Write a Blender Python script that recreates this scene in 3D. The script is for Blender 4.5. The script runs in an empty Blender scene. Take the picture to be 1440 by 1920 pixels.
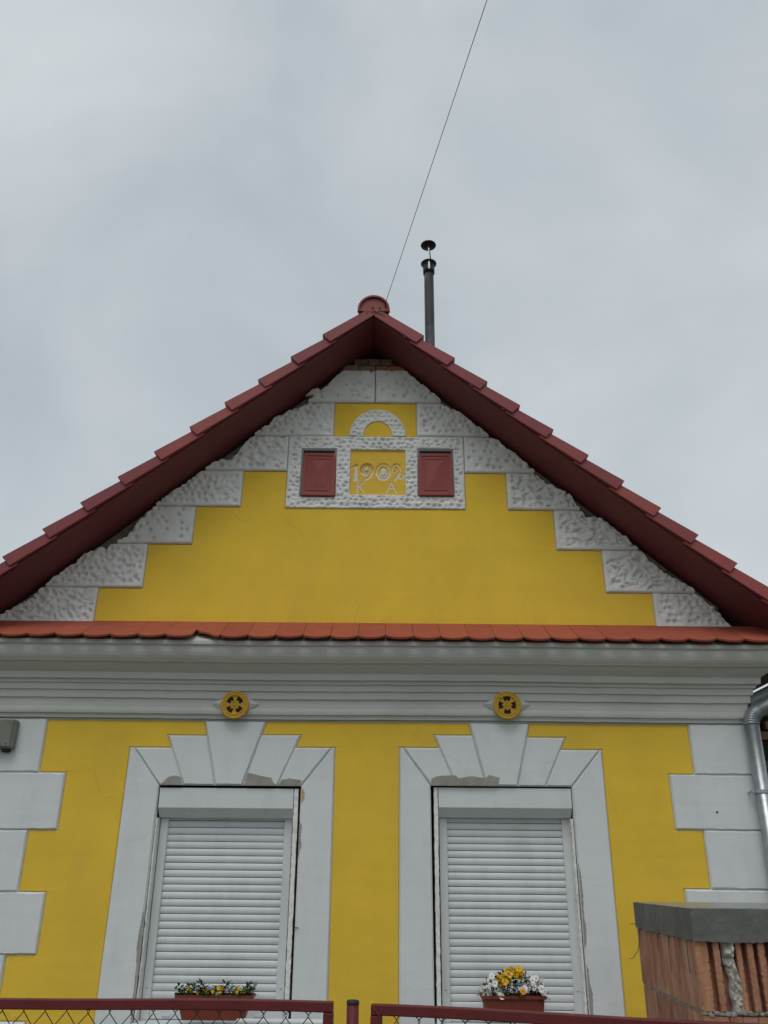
import bpy, bmesh, math, random
import numpy as np
from mathutils import Vector, Matrix

random.seed(7)
rng = np.random.default_rng(11)
R = math.radians
scene = bpy.context.scene
C = scene.collection

# ------------------------------------------------------------------ camera
cam = bpy.data.cameras.new('camera')
cam.sensor_fit = 'VERTICAL'
cam.sensor_height = 24.0
cam.lens = 24.0 * 1582.0 / 1920.0
cam.clip_start = 0.05
cam.clip_end = 2000.0
camo = bpy.data.objects.new('camera', cam)
C.objects.link(camo)
th, rh = R(23.56), R(0.5)
fwd = Vector((0, math.cos(th), math.sin(th)))
up0 = Vector((0, -math.sin(th), math.cos(th)))
rt0 = Vector((1, 0, 0))
rt = rt0 * math.cos(rh) + up0 * math.sin(rh)
up = up0 * math.cos(rh) - rt0 * math.sin(rh)
m = Matrix((rt, up, -fwd)).transposed().to_4x4()
m.translation = Vector((0.102, -6.3, 1.6))
camo.matrix_world = m
scene.camera = camo
scene.render.resolution_x, scene.render.resolution_y = 768, 1024

# ------------------------------------------------------------------ sky and sun
SUN_EL, SUN_AZ = R(58), R(195)          # compass: 180 = behind the camera
world = bpy.data.worlds.new('World')
scene.world = world
world.use_nodes = True
nt = world.node_tree
nt.nodes.clear()
def wn(t, **kw):
    n = nt.nodes.new(t)
    for k, v in kw.items():
        setattr(n, k, v)
    return n
out = wn('ShaderNodeOutputWorld')
mixs = wn('ShaderNodeMixShader')
bg_clear = wn('ShaderNodeBackground')
bg_cloud = wn('ShaderNodeBackground')
sky = wn('ShaderNodeTexSky', sky_type='NISHITA', sun_disc=False)
sky.sun_elevation = SUN_EL
sky.sun_rotation = SUN_AZ
sky.dust_density = 4.0
bg_clear.inputs[1].default_value = 0.08
tc = wn('ShaderNodeTexCoord')
mp = wn('ShaderNodeMapping')
mp.inputs['Scale'].default_value = (1.0, 1.0, 1.3)
mp.inputs['Location'].default_value = (1.15, 0.45, 0.30)
n1 = wn('ShaderNodeTexNoise')
n1.inputs['Scale'].default_value = 2.7
n1.inputs['Detail'].default_value = 6.0
n1.inputs['Roughness'].default_value = 0.5
n1.inputs['Distortion'].default_value = 0.35
cr = wn('ShaderNodeValToRGB')
cr.color_ramp.elements[0].position = 0.30
cr.color_ramp.elements[0].color = (0.462, 0.518, 0.557, 1)
cr.color_ramp.elements[1].position = 0.70
cr.color_ramp.elements[1].color = (0.648, 0.697, 0.726, 1)
nt.links.new(tc.outputs['Generated'], mp.inputs['Vector'])
nt.links.new(mp.outputs['Vector'], n1.inputs['Vector'])
nt.links.new(n1.outputs['Fac'], cr.inputs['Fac'])
nt.links.new(cr.outputs['Color'], bg_cloud.inputs[0])
bg_cloud.inputs[1].default_value = 1.0
nt.links.new(sky.outputs['Color'], bg_clear.inputs[0])
mixs.inputs[0].default_value = 0.94
nt.links.new(bg_clear.outputs[0], mixs.inputs[1])
nt.links.new(bg_cloud.outputs[0], mixs.inputs[2])
nt.links.new(mixs.outputs[0], out.inputs['Surface'])

sun = bpy.data.lights.new('sun', 'SUN')
sun.energy = 1.0
sun.angle = R(32)
sun.color = (1.0, 0.97, 0.93)
suno = bpy.data.objects.new('sun', sun)
C.objects.link(suno)
sd = Vector((math.sin(SUN_AZ) * math.cos(SUN_EL), math.cos(SUN_AZ) * math.cos(SUN_EL), math.sin(SUN_EL)))
suno.rotation_euler = sd.to_track_quat('Z', 'Y').to_euler()
suno.location = (0, -10, 20)

vs = scene.view_settings
vs.view_transform = 'Standard'
vs.look = 'None'
vs.exposure = 0.0
vs.gamma = 1.0
vs.use_curve_mapping = False

# ------------------------------------------------------------------ materials
def mat(name, col, rough=0.8, var=0.12, vscale=3.0, grain=0.0, gscale=60.0, metallic=0.0, col2=None, stretch=None, spec=0.3,
        cracks=0.0, crack_scale=1.0, dirt=None, dirt_scale=1.5, dirt_amt=0.4, bump_dist=0.004, per_obj=0.0, dirt_stretch=None):
    M = bpy.data.materials.new(name)
    M.use_nodes = True
    t = M.node_tree
    b = t.nodes['Principled BSDF']
    b.inputs['Roughness'].default_value = rough
    b.inputs['Metallic'].default_value = metallic
    b.inputs['Specular IOR Level'].default_value = spec
    g = t.nodes.new('ShaderNodeNewGeometry')
    src = g.outputs['Position']
    if stretch:
        mpn = t.nodes.new('ShaderNodeMapping')
        mpn.inputs['Scale'].default_value = stretch
        t.links.new(src, mpn.inputs['Vector'])
        src_v = mpn.outputs['Vector']
    else:
        src_v = src
    nz = t.nodes.new('ShaderNodeTexNoise')
    nz.inputs['Scale'].default_value = vscale
    nz.inputs['Detail'].default_value = 6
    nz.inputs['Roughness'].default_value = 0.6
    t.links.new(src_v, nz.inputs['Vector'])
    rp = t.nodes.new('ShaderNodeValToRGB')
    c2 = col2 if col2 else tuple(c * (1 - var) for c in col)
    c1 = col if col2 else tuple(min(1, c * (1 + var)) for c in col)
    rp.color_ramp.elements[0].position = 0.32
    rp.color_ramp.elements[1].position = 0.68
    rp.color_ramp.elements[0].color = (*c2, 1)
    rp.color_ramp.elements[1].color = (*c1, 1)
    t.links.new(nz.outputs['Fac'], rp.inputs['Fac'])
    colout = rp.outputs['Color']
    def mix(fac_out, base_out, colour):
        mx = t.nodes.new('ShaderNodeMix')
        mx.data_type = 'RGBA'
        t.links.new(fac_out, mx.inputs[0])
        t.links.new(base_out, mx.inputs[6])
        mx.inputs[7].default_value = (*colour, 1)
        return mx.outputs[2]
    def ramp(o, a, bb, hi=1.0, lo=0.0):
        mr = t.nodes.new('ShaderNodeMapRange')
        mr.inputs[1].default_value = a
        mr.inputs[2].default_value = bb
        mr.inputs[3].default_value = lo
        mr.inputs[4].default_value = hi
        t.links.new(o, mr.inputs[0])
        return mr.outputs[0]
    if dirt:
        nd = t.nodes.new('ShaderNodeTexNoise')
        nd.inputs['Scale'].default_value = dirt_scale
        nd.inputs['Detail'].default_value = 9
        nd.inputs['Roughness'].default_value = 0.68
        dsrc = src_v
        if dirt_stretch:
            mpd = t.nodes.new('ShaderNodeMapping')
            mpd.inputs['Scale'].default_value = dirt_stretch
            t.links.new(src, mpd.inputs['Vector'])
            dsrc = mpd.outputs['Vector']
        t.links.new(dsrc, nd.inputs['Vector'])
        colout = mix(ramp(nd.outputs['Fac'], 0.48, 0.74, dirt_amt), colout, dirt)
    bump_h = None
    if cracks > 0:
        nw = t.nodes.new('ShaderNodeTexNoise')
        nw.inputs['Scale'].default_value = 2.3
        nw.inputs['Detail'].default_value = 6
        t.links.new(src, nw.inputs['Vector'])
        ad = t.nodes.new('ShaderNodeMix')
        ad.data_type = 'VECTOR'
        ad.inputs[0].default_value = 0.32
        t.links.new(src, ad.inputs[4])
        t.links.new(nw.outputs['Color'], ad.inputs[5])
        vo = t.nodes.new('ShaderNodeTexVoronoi')
        vo.feature = 'DISTANCE_TO_EDGE'
        vo.inputs['Scale'].default_value = crack_scale
        t.links.new(ad.outputs[1], vo.inputs['Vector'])
        line = ramp(vo.outputs['Distance'], 0.0, 0.006 * crack_scale, 0.0, 1.0)
        nm = t.nodes.new('ShaderNodeTexNoise')
        nm.inputs['Scale'].default_value = 1.1
        nm.inputs['Detail'].default_value = 2
        t.links.new(src, nm.inputs['Vector'])
        msk = ramp(nm.outputs['Fac'], 0.50, 0.60, cracks)
        mu = t.nodes.new('ShaderNodeMath')
        mu.operation = 'MULTIPLY'
        t.links.new(line, mu.inputs[0])
        t.links.new(msk, mu.inputs[1])
        colout = mix(mu.outputs[0], colout, tuple(c * 0.45 for c in col))
    if per_obj > 0:
        oi = t.nodes.new('ShaderNodeObjectInfo')
        hs = t.nodes.new('ShaderNodeHueSaturation')
        t.links.new(ramp(oi.outputs['Random'], 0, 1, 1 + per_obj, 1 - per_obj), hs.inputs['Value'])
        t.links.new(ramp(oi.outputs['Random'], 0, 1, 0.5 + per_obj * 0.04, 0.5 - per_obj * 0.04), hs.inputs['Hue'])
        t.links.new(colout, hs.inputs['Color'])
        colout = hs.outputs['Color']
    t.links.new(colout, b.inputs['Base Color'])
    if grain > 0:
        ng = t.nodes.new('ShaderNodeTexNoise')
        ng.inputs['Scale'].default_value = gscale
        ng.inputs['Detail'].default_value = 5
        t.links.new(src_v, ng.inputs['Vector'])
        bp = t.nodes.new('ShaderNodeBump')
        bp.inputs['Strength'].default_value = grain
        bp.inputs['Distance'].default_value = bump_dist
        t.links.new(ng.outputs['Fac'], bp.inputs['Height'])
        t.links.new(bp.outputs['Normal'], b.inputs['Normal'])
    return M

YEL = (0.75, 0.500, 0.050)
M = {}
M['yellow'] = mat('yellow_limewash', YEL, 0.9, 0.055, 2.4, 0.5, 22, cracks=0.28, crack_scale=0.9, dirt=(0.65, 0.43, 0.075), dirt_scale=1.9, dirt_amt=0.5, dirt_stretch=(1.5, 1, .55), bump_dist=0.003)
M['white'] = mat('white_masonry_paint', (0.665, 0.69, 0.70), 0.85, 0.03, 2.2, 0.4, 26, cracks=0.10, crack_scale=1.3, dirt=(0.52, 0.525, 0.51), dirt_scale=2.6, dirt_amt=0.4, dirt_stretch=(2, 1, .6), bump_dist=0.003)
M['stucco'] = mat('white_stucco', (0.70, 0.705, 0.69), 0.9, 0.06, 7.0, 0.35, 90, dirt=(0.47, 0.45, 0.40), dirt_scale=5, dirt_amt=0.55)
M['cornice'] = mat('weathered_white_cornice', (0.55, 0.555, 0.525), 0.85, 0.05, 2.0, 0.2, 90, stretch=(0.25, 1, 6), dirt=(0.34, 0.335, 0.295), dirt_scale=2.6, dirt_amt=0.42, dirt_stretch=(.5, 1, 1.2), cracks=.15, crack_scale=1.1)
M['mortar'] = mat('bare_grey_mortar', (0.27, 0.25, 0.22), 0.95, 0.25, 14, 0.8, 60, bump_dist=0.01)
M['render_coat'] = mat('bare_cement_patch', (0.31, 0.295, 0.265), 0.95, 0.14, 18, 0.6, 90)
M['ochre'] = mat('ochre_bare_plaster', (0.50, 0.34, 0.20), 0.95, 0.12, 20, 0.4, 90)
M['core'] = mat('old_rough_masonry', (0.20, 0.165, 0.135), 0.95, 0.35, 12, 1.0, 40, bump_dist=0.02)
M['brick'] = mat('old_brown_brick', (0.23, 0.15, 0.11), 0.95, 0.25, 16, 0.8, 70, per_obj=0.3)
M['brick_red'] = mat('orange_brick', (0.42, 0.17, 0.09), 0.95, 0.15, 18, 0.6, 70)
M['verge'] = mat('dark_red_roof_tile', (0.265, 0.052, 0.055), 0.55, 0.10, 5, 0.25, 120, per_obj=0.18, dirt=(0.12, 0.045, 0.042), dirt_scale=5, dirt_amt=0.75, spec=0.35)
M['ridge'] = mat('ridge_tile_red', (0.29, 0.090, 0.082), 0.7, 0.1, 8, 0.2, 100)
M['soffit'] = mat('painted_soffit_board', (0.155, 0.044, 0.048), 0.55, 0.12, 4, 0.25, 30, stretch=(0.6, 6, 0.6), dirt=(0.10, 0.035, 0.035), dirt_scale=5, dirt_amt=0.35)
M['coping'] = mat('orange_coping_tile', (0.355, 0.085, 0.047), 0.75, 0.08, 9, 0.3, 120, per_obj=0.05, dirt=(0.28, 0.07, 0.04), dirt_scale=7, dirt_amt=0.5)
M['pvc'] = mat('white_shutter_aluminium', (0.64, 0.665, 0.675), 0.42, 0.02, 4, 0.0, spec=0.45, dirt=(0.46, 0.47, 0.46), dirt_scale=4, dirt_amt=0.5, dirt_stretch=(1.5, 1, .5))
M['foam'] = mat('white_polystyrene', (0.78, 0.78, 0.74), 0.95, 0.10, 30, 0.9, 110, dirt=(0.45, 0.43, 0.38), dirt_scale=9, dirt_amt=0.5)
M['dark'] = mat('dark_cavity', (0.03, 0.028, 0.025), 0.95, 0.2)  # near-black: puts the shade of cavities into the colour, also serves small dark fittings
M['vent'] = mat('ochre_cast_vent', (0.56, 0.33, 0.035), 0.6, 0.12, 30, 0.3, 90, dirt=(0.35, 0.19, 0.02), dirt_scale=20, dirt_amt=0.6)
M['hatch'] = mat('oxide_red_hatch_paint', (0.27, 0.062, 0.055), 0.6, 0.07, 5, 0.15, 80, dirt=(0.19, 0.05, 0.045), dirt_scale=5, dirt_amt=0.4)
M['hatch_frame'] = mat('grey_hatch_frame', (0.20, 0.215, 0.22), 0.6, 0.1, 8)
M['black_pipe'] = mat('sooty_black_steel', (0.028, 0.029, 0.032), 0.55, 0.3, 10, 0.4, 70, dirt=(0.15, 0.148, 0.14), dirt_scale=6, dirt_amt=0.9, stretch=(1, 1, 0.5))
M['black_cap'] = mat('black_enamel', (0.016, 0.018, 0.022), 0.45, 0.2, 10)
M['zinc'] = mat('galvanised_steel', (0.40, 0.43, 0.45), 0.38, 0.15, 14, 0.1, 80, metallic=0.85)
M['red_steel'] = mat('red_painted_tube', (0.120, 0.017, 0.018), 0.5, 0.15, 9, 0.25, 60, dirt=(0.08, 0.02, 0.018), dirt_scale=14, dirt_amt=0.5)
M['wire'] = mat('dark_coated_wire', (0.035, 0.042, 0.045), 0.5, 0.1)
M['cable'] = mat('black_cable', (0.02, 0.02, 0.022), 0.6, 0.1)
M['concrete'] = mat('fresh_grey_concrete', (0.115, 0.117, 0.108), 0.7, 0.2, 5, 0.8, 30, dirt=(0.19, 0.185, 0.165), dirt_scale=5, dirt_amt=0.6, spec=0.5, bump_dist=0.006)
M['wet'] = mat('wet_concrete_top', (0.20, 0.20, 0.195), 0.22, 0.2, 9, 0.15, 40, spec=0.6)
M['clay'] = mat('hollow_clay_block', (0.43, 0.215, 0.135), 0.9, 0.2, 5, 0.5, 90, stretch=(2.2, 2.2, 0.9), col2=(0.26, 0.105, 0.078), per_obj=0.22, dirt=(0.50, 0.34, 0.25), dirt_scale=7, dirt_amt=.8, dirt_stretch=(1, 1, .6), bump_dist=.008)
M['clay_pale'] = mat('pale_clay_rib', (0.46, 0.25, 0.15), 0.9, 0.2, 6, 0.5, 90, stretch=(4, 4, 0.8), col2=(0.33, 0.14, 0.085), per_obj=0.14)
M['mortar_lump'] = mat('pale_mortar', (0.44, 0.42, 0.37), 0.95, 0.22, 14, 0.5, 70, bump_dist=0.004, dirt=(0.27, 0.25, 0.21), dirt_scale=16, dirt_amt=.7)
M['planter'] = mat('terracotta_plastic', (0.20, 0.045, 0.028), 0.5, 0.08, 6, spec=0.4)
M['soil'] = mat('potting_soil', (0.03, 0.022, 0.016), 0.95, 0.3, 40, 0.8, 60)
M['leaf'] = mat('pansy_leaf', (0.035, 0.075, 0.022), 0.6, 0.4, 30, spec=0.3)
M['petal_white'] = mat('white_petal', (0.78, 0.78, 0.74), 0.7, 0.06, 30, per_obj=0.05)
M['petal_yellow'] = mat('yellow_petal', (0.80, 0.46, 0.015), 0.7, 0.1, 40, per_obj=0.1)
M['petal_orange'] = mat('orange_petal', (0.72, 0.26, 0.02), 0.7, 0.1, 40)
M['petal_eye'] = mat('flower_eye', (0.25, 0.09, 0.01), 0.8, 0.1)
M['box_grey'] = mat('weathered_grey_metal', (0.19, 0.19, 0.165), 0.55, 0.16, 6, 0.2, 60, dirt=(0.10, 0.095, 0.08), dirt_scale=5, dirt_amt=0.6)
M['letterbox'] = mat('white_enamel', (0.74, 0.75, 0.76), 0.4, 0.03, 4)
M['ground'] = mat('trodden_grass_and_gravel', (0.115, 0.12, 0.075), 0.95, 0.35, 1.5, 0.6, 9, col2=(0.16, 0.15, 0.125), bump_dist=0.03)
M['deck'] = mat('roof_underlay', (0.08, 0.05, 0.04), 0.9, 0.2)

def paint_material():
    """plaque: yellow wash with pale lime left in the carved strokes (vertex attribute 'lime')."""
    Mx = bpy.data.materials.new('plaque_paint')
    Mx.use_nodes = True
    t = Mx.node_tree
    b = t.nodes['Principled BSDF']
    b.inputs['Roughness'].default_value = 0.9
    a = t.nodes.new('ShaderNodeAttribute')
    a.attribute_name = 'lime'
    nz = t.nodes.new('ShaderNodeTexNoise')
    nz.inputs['Scale'].default_value = 9
    g = t.nodes.new('ShaderNodeNewGeometry')
    t.links.new(g.outputs['Position'], nz.inputs['Vector'])
    rp = t.nodes.new('ShaderNodeValToRGB')
    rp.color_ramp.elements[0].color = (0.69, 0.43, 0.045, 1)
    rp.color_ramp.elements[1].color = (0.77, 0.50, 0.06, 1)
    t.links.new(nz.outputs['Fac'], rp.inputs['Fac'])
    mx = t.nodes.new('ShaderNodeMix')
    mx.data_type = 'RGBA'
    t.links.new(a.outputs['Fac'], mx.inputs[0])
    t.links.new(rp.outputs['Color'], mx.inputs[6])
    mx.inputs[7].default_value = (0.72, 0.68, 0.55, 1)
    t.links.new(mx.outputs[2], b.inputs['Base Color'])
    return Mx
M['plaque'] = paint_material()

# ------------------------------------------------------------------ helpers
def link(name, me, material, parent=None, smooth=False):
    if material is not None:
        me.materials.append(M[material] if isinstance(material, str) else material)
    if smooth:
        for p in me.polygons:
            p.use_smooth = True
    o = bpy.data.objects.new(name, me)
    C.objects.link(o)
    if parent is not None:
        o.parent = parent
    return o

def from_bm(name, bm, material, parent=None, smooth=False):
    bmesh.ops.recalc_face_normals(bm, faces=bm.faces[:])
    me = bpy.data.meshes.new(name)
    bm.to_mesh(me)
    bm.free()
    return link(name, me, material, parent, smooth)

def tag(o, label, cat, group=None):
    o['label'] = label
    o['category'] = cat
    if group:
        o['group'] = group
    return o

def empty(name, loc=(0, 0, 0)):
    o = bpy.data.objects.new(name, None)
    o.empty_display_size = 0.2
    o.location = loc
    C.objects.link(o)
    return o

def bx(bm, x0, x1, y0, y1, z0, z1, bev=0.0, mtx=None):
    vs_ = [bm.verts.new((x, y, z)) for x in (x0, x1) for y in (y0, y1) for z in (z0, z1)]
    idx = [(0, 1, 3, 2), (4, 6, 7, 5), (0, 4, 5, 1), (2, 3, 7, 6), (0, 2, 6, 4), (1, 5, 7, 3)]
    fs = [bm.faces.new([vs_[i] for i in f]) for f in idx]
    if bev > 0:
        es = list({e for f in fs for e in f.edges})
        r_ = bmesh.ops.bevel(bm, geom=es, offset=bev, segments=1, affect='EDGES', profile=0.5)
        vs_ = list({v for v in r_['verts']} | {v for v in vs_ if v.is_valid})
    if mtx is not None:
        for v in vs_:
            v.co = mtx @ v.co
    return vs_

def box(name, x0, x1, y0, y1, z0, z1, material, parent=None, bev=0.003):
    bm = bmesh.new()
    bx(bm, x0, x1, y0, y1, z0, z1, bev)
    return from_bm(name, bm, material, parent)

def tube(bm, pts, rad, seg=8, caps=True, square=False):
    """pts: list of Vectors; rad: number or list."""
    pts = [Vector(p) for p in pts]
    n = len(pts)
    rads = rad if isinstance(rad, (list, tuple)) else [rad] * n
    rings = []
    prev = None
    for i, p in enumerate(pts):
        t = (pts[min(i + 1, n - 1)] - pts[max(i - 1, 0)]).normalized()
        if prev is None:
            ref = Vector((0, 0, 1)) if abs(t.z) < 0.9 else Vector((0, 1, 0))
            a = t.cross(ref).normalized()
        else:
            a = (prev - t * prev.dot(t)).normalized()
        prev = a
        b = t.cross(a)
        ring = []
        for k in range(seg):
            ang = 2 * math.pi * (k + (0.5 if square else 0)) / seg
            ring.append(bm.verts.new(p + (a * math.cos(ang) + b * math.sin(ang)) * rads[i]))
        rings.append(ring)
    for i in range(n - 1):
        for k in range(seg):
            bm.faces.new((rings[i][k], rings[i][(k + 1) % seg], rings[i + 1][(k + 1) % seg], rings[i + 1][k]))
    if caps:
        bm.faces.new(rings[0][::-1])
        bm.faces.new(rings[-1])
    return rings

def lathe(bm, prof, centre, seg=32, axis='Z'):
    """prof: list of (r, h)."""
    rings = []
    for r_, h in prof:
        ring = []
        for k in range(seg):
            a = 2 * math.pi * k / seg
            if axis == 'Z':
                co = (centre[0] + r_ * math.cos(a), centre[1] + r_ * math.sin(a), centre[2] + h)
            else:
                co = (centre[0] + r_ * math.cos(a), centre[1] - h, centre[2] + r_ * math.sin(a))
            ring.append(bm.verts.new(co))
        rings.append(ring)
    for i in range(len(rings) - 1):
        for k in range(seg):
            bm.faces.new((rings[i][k], rings[i][(k + 1) % seg], rings[i + 1][(k + 1) % seg], rings[i + 1][k]))
    bm.faces.new(rings[0])
    bm.faces.new(rings[-1])

def inset_poly(poly, d):
    n = len(poly)
    area = sum(poly[i][0] * poly[(i + 1) % n][1] - poly[(i + 1) % n][0] * poly[i][1] for i in range(n))
    sgn = 1 if area > 0 else -1
    res = []
    for i in range(n):
        p0, p1, p2 = (Vector(poly[i - 1]), Vector(poly[i]), Vector(poly[(i + 1) % n]))
        e1, e2 = (p1 - p0).normalized(), (p2 - p1).normalized()
        n1_, n2_ = Vector((-e1.y, e1.x)) * sgn, Vector((-e2.y, e2.x)) * sgn
        k = n1_ + n2_
        res.append(tuple(p1 + k * (d / max(0.2, 1 + n1_.dot(n2_)))))
    return res

def subdiv(poly, step):
    o = []
    n = len(poly)
    counts = []
    for i in range(n):
        a, b = Vector(poly[i]), Vector(poly[(i + 1) % n])
        k = max(1, int((b - a).length / step))
        counts.append(k)
    return counts

def slab(name, poly, p0, p1, p2, bev, material, parent, wob=0.0012, step=0.05):
    """Plaster piece on the facade: outline poly in (x, z), back at p0, outline face at p1, raised field at p2 (p = out of the wall)."""
    inner = inset_poly(poly, bev)
    cnt = subdiv(poly, step)
    def ringpts(pl):
        o = []
        n = len(pl)
        for i in range(n):
            a, b = pl[i], pl[(i + 1) % n]
            for k in range(cnt[i]):
                t = k / cnt[i]
                o.append((a[0] + (b[0] - a[0]) * t, a[1] + (b[1] - a[1]) * t))
        return o
    o_, i_ = ringpts(poly), ringpts(inner)
    bm = bmesh.new()
    rj = lambda s: random.uniform(-s, s)
    back = [bm.verts.new((x, -p0, z)) for x, z in o_]
    mid = [bm.verts.new((x, -p1, z)) for x, z in o_]
    top = [bm.verts.new((x + rj(wob), -p2 - rj(0.0006), z + rj(wob * 1.6))) for x, z in i_]
    n = len(o_)
    for i in range(n):
        j = (i + 1) % n
        bm.faces.new((back[i], back[j], mid[j], mid[i]))
        bm.faces.new((mid[i], mid[j], top[j], top[i]))
    from mathutils.geometry import tessellate_polygon
    for t_ in tessellate_polygon([[Vector((v.co.x, v.co.z, 0)) for v in top]]):
        bm.faces.new([top[k] for k in t_])
    return from_bm(name, bm, material, parent)

def perforated(name, xs, zs, holes, yf, yb, material, parent):
    bm = bmesh.new()
    V = {}
    def v(x, y, z):
        k = (round(x, 5), round(y, 5), round(z, 5))
        if k not in V:
            V[k] = bm.verts.new(k)
        return V[k]
    def solid(i, j):
        return 0 <= i < len(xs) - 1 and 0 <= j < len(zs) - 1 and (i, j) not in holes
    for i in range(len(xs) - 1):
        for j in range(len(zs) - 1):
            if not solid(i, j):
                continue
            a, b, c, d = xs[i], xs[i + 1], zs[j], zs[j + 1]
            bm.faces.new((v(a, yf, c), v(b, yf, c), v(b, yf, d), v(a, yf, d)))
            bm.faces.new((v(a, yb, c), v(a, yb, d), v(b, yb, d), v(b, yb, c)))
            if not solid(i - 1, j):
                bm.faces.new((v(a, yf, c), v(a, yf, d), v(a, yb, d), v(a, yb, c)))
            if not solid(i + 1, j):
                bm.faces.new((v(b, yf, c), v(b, yb, c), v(b, yb, d), v(b, yf, d)))
            if not solid(i, j - 1):
                bm.faces.new((v(a, yf, c), v(a, yb, c), v(b, yb, c), v(b, yf, c)))
            if not solid(i, j + 1):
                bm.faces.new((v(a, yf, d), v(b, yf, d), v(b, yb, d), v(a, yb, d)))
    return from_bm(name, bm, material, parent)

def value_noise(x, z, scale, seed):
    r_ = np.random.default_rng(seed)
    g = r_.random((64, 64))
    X, Z = x * scale + 500.37, z * scale + 311.73
    xi, zi = np.floor(X).astype(int), np.floor(Z).astype(int)
    fx, fz = X - xi, Z - zi
    fx, fz = fx * fx * (3 - 2 * fx), fz * fz * (3 - 2 * fz)
    a, b = g[xi % 64, zi % 64], g[(xi + 1) % 64, zi % 64]
    c, d = g[xi % 64, (zi + 1) % 64], g[(xi + 1) % 64, (zi + 1) % 64]
    return (a * (1 - fx) + b * fx) * (1 - fz) + (c * (1 - fx) + d * fx) * fz

# ------------------------------------------------------------------ ground
bm = bmesh.new()
bmesh.ops.create_grid(bm, x_segments=60, y_segments=60, size=400)
for v in bm.verts:
    d = v.co.length
    v.co.z = -0.02 if d < 40 else -0.02 + 0.4 * math.sin(v.co.x * 0.03) * math.cos(v.co.y * 0.04) - 0.3
g = from_bm('ground', bm, 'ground')
g['kind'] = 'structure'

# ================================================================== THE HOUSE
house = empty('house')
tag(house, 'yellow and white plastered gabled house dated 1902 with red tiled roof', 'house')

XL, XR = -2.93, 2.735            # facade corners
APEX, SLOPE = 5.965, 0.87       # soffit plane: z = APEX - SLOPE * |x|
LEN = 9.0
XW = 2.79                       # the right corner of the wall below the cornice
def soff(x):
    return APEX - SLOPE * abs(x)

# ---- lower facade: masonry core, yellow plaster with two window openings
WX = [(-1.490, -0.470), (0.458, 1.458)]
WZ = (0.70, 2.205)
xs = [XL, WX[0][0], WX[0][1], WX[1][0], WX[1][1], XR]
perforated('masonry_wall', [XL, WX[0][0] - .012, WX[0][1] + .012, WX[1][0] - .012, WX[1][1] + .012, XW], [0.0, WZ[0], WZ[1] + .03, 3.38], {(1, 1), (3, 1)}, 0.032, 0.42, 'core', house)
perforated('white_base_plaster', [XL + .01, WX[0][0] - .012, WX[0][1] + .012, WX[1][0] - .012, WX[1][1] + .012, XW - .005], [0.0, WZ[0], WZ[1] + .03, 2.70], {(1, 1), (3, 1)}, 0.0, 0.030, 'white', house)
ql = [(-2.350, 2.287, 2.6695), (-2.158, 1.902, 2.286), (-2.360, 1.506, 1.901), (-2.171, 1.128, 1.505), (-2.371, .745, 1.127), (-2.175, .36, .744), (-2.37, .0, .359)]
qr = [(2.344, 2.310, 2.6695), (2.162, 1.937, 2.309), (2.354, 1.559, 1.936), (2.173, 1.18, 1.558), (2.365, .79, 1.179), (2.18, .40, .789), (2.36, .0, .399)]
left_edge = [q for xe, z0, z1 in ql[::-1] for q in ((xe, z0), (xe, z1 if z1 < 2.66 else 2.6605))]
right_edge = [q for xe, z0, z1 in qr for q in ((xe, z1 if z1 < 2.66 else 2.6605), (xe, z0))]
ZT = 2.6605
fields = [left_edge + [(-1.197, ZT), (-1.170, 2.554), (-1.456, 2.554), (-1.4185, 2.466), (-1.722, 2.466), (-1.735, 0.0)],
          [(-.237, 0.0), (-.239, 2.474), (-.526, 2.474), (-.488, 2.561), (-.776, 2.561), (-.744, ZT), (.738, ZT), (.7598, 2.570), (.480, 2.570), (.5194, 2.480), (.231, 2.480), (.227, 0.0)],
          [(1.690, 0.0), (1.692, 2.475), (1.3945, 2.475), (1.436, 2.560), (1.156, 2.560), (1.181, ZT)] + right_edge]
for f_ in fields:
    slab('yellow_field', inset_poly(f_, .004), -.0005, .006, .011, .005, 'yellow', house, .0010, .06)
box('side_wall', XW - 0.35, XW - 0.012, 0.43, LEN, 0, 3.35, 'white', house, 0)
box('side_wall', XL + 0.012, XL + 0.35, 0.43, LEN, 0, 3.35, 'white', house, 0)
bm = bmesh.new()
vb_ = [bm.verts.new(q) for q in ((XL + .02, LEN - .02, 3.36), (XW - .02, LEN - .02, 3.36), (XW - .02, LEN - .02, soff(XW) - .01), (0, LEN - .02, APEX - .01), (XL + .02, LEN - .02, soff(XL) - .01))]
bm.faces.new(vb_)
from_bm('back_gable_light_stop', bm, 'white', house)  # unseen triangle, added to keep light from behind out of the attic
box('back_wall', XL + 0.36, XR - 0.36, LEN - 0.3, LEN, 0, 3.35, 'white', house, 0)

# ---- gable core (bare masonry triangle)
bm = bmesh.new()
zt = APEX - 0.17
pts = [(XL + .02, 3.40), (XR - .02, 3.40), (XR - .02, soff(XR) - 0.012), (0.12, soff(.12) - 0.02), (0.06, soff(.12) - 0.03), (-0.04, soff(.12) - 0.01), (-0.13, soff(.13) - 0.03), (XL + .02, soff(XL) - 0.012)]
fr = [bm.verts.new((x, 0.034, z)) for x, z in pts]
bk = [bm.verts.new((x, 0.30, z)) for x, z in pts]
bm.faces.new(fr)
bm.faces.new(bk[::-1])
for i in range(len(pts)):
    j = (i + 1) % len(pts)
    bm.faces.new((fr[i], bk[i], bk[j], fr[j]))
from_bm('gable_masonry', bm, 'core', house)

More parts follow.
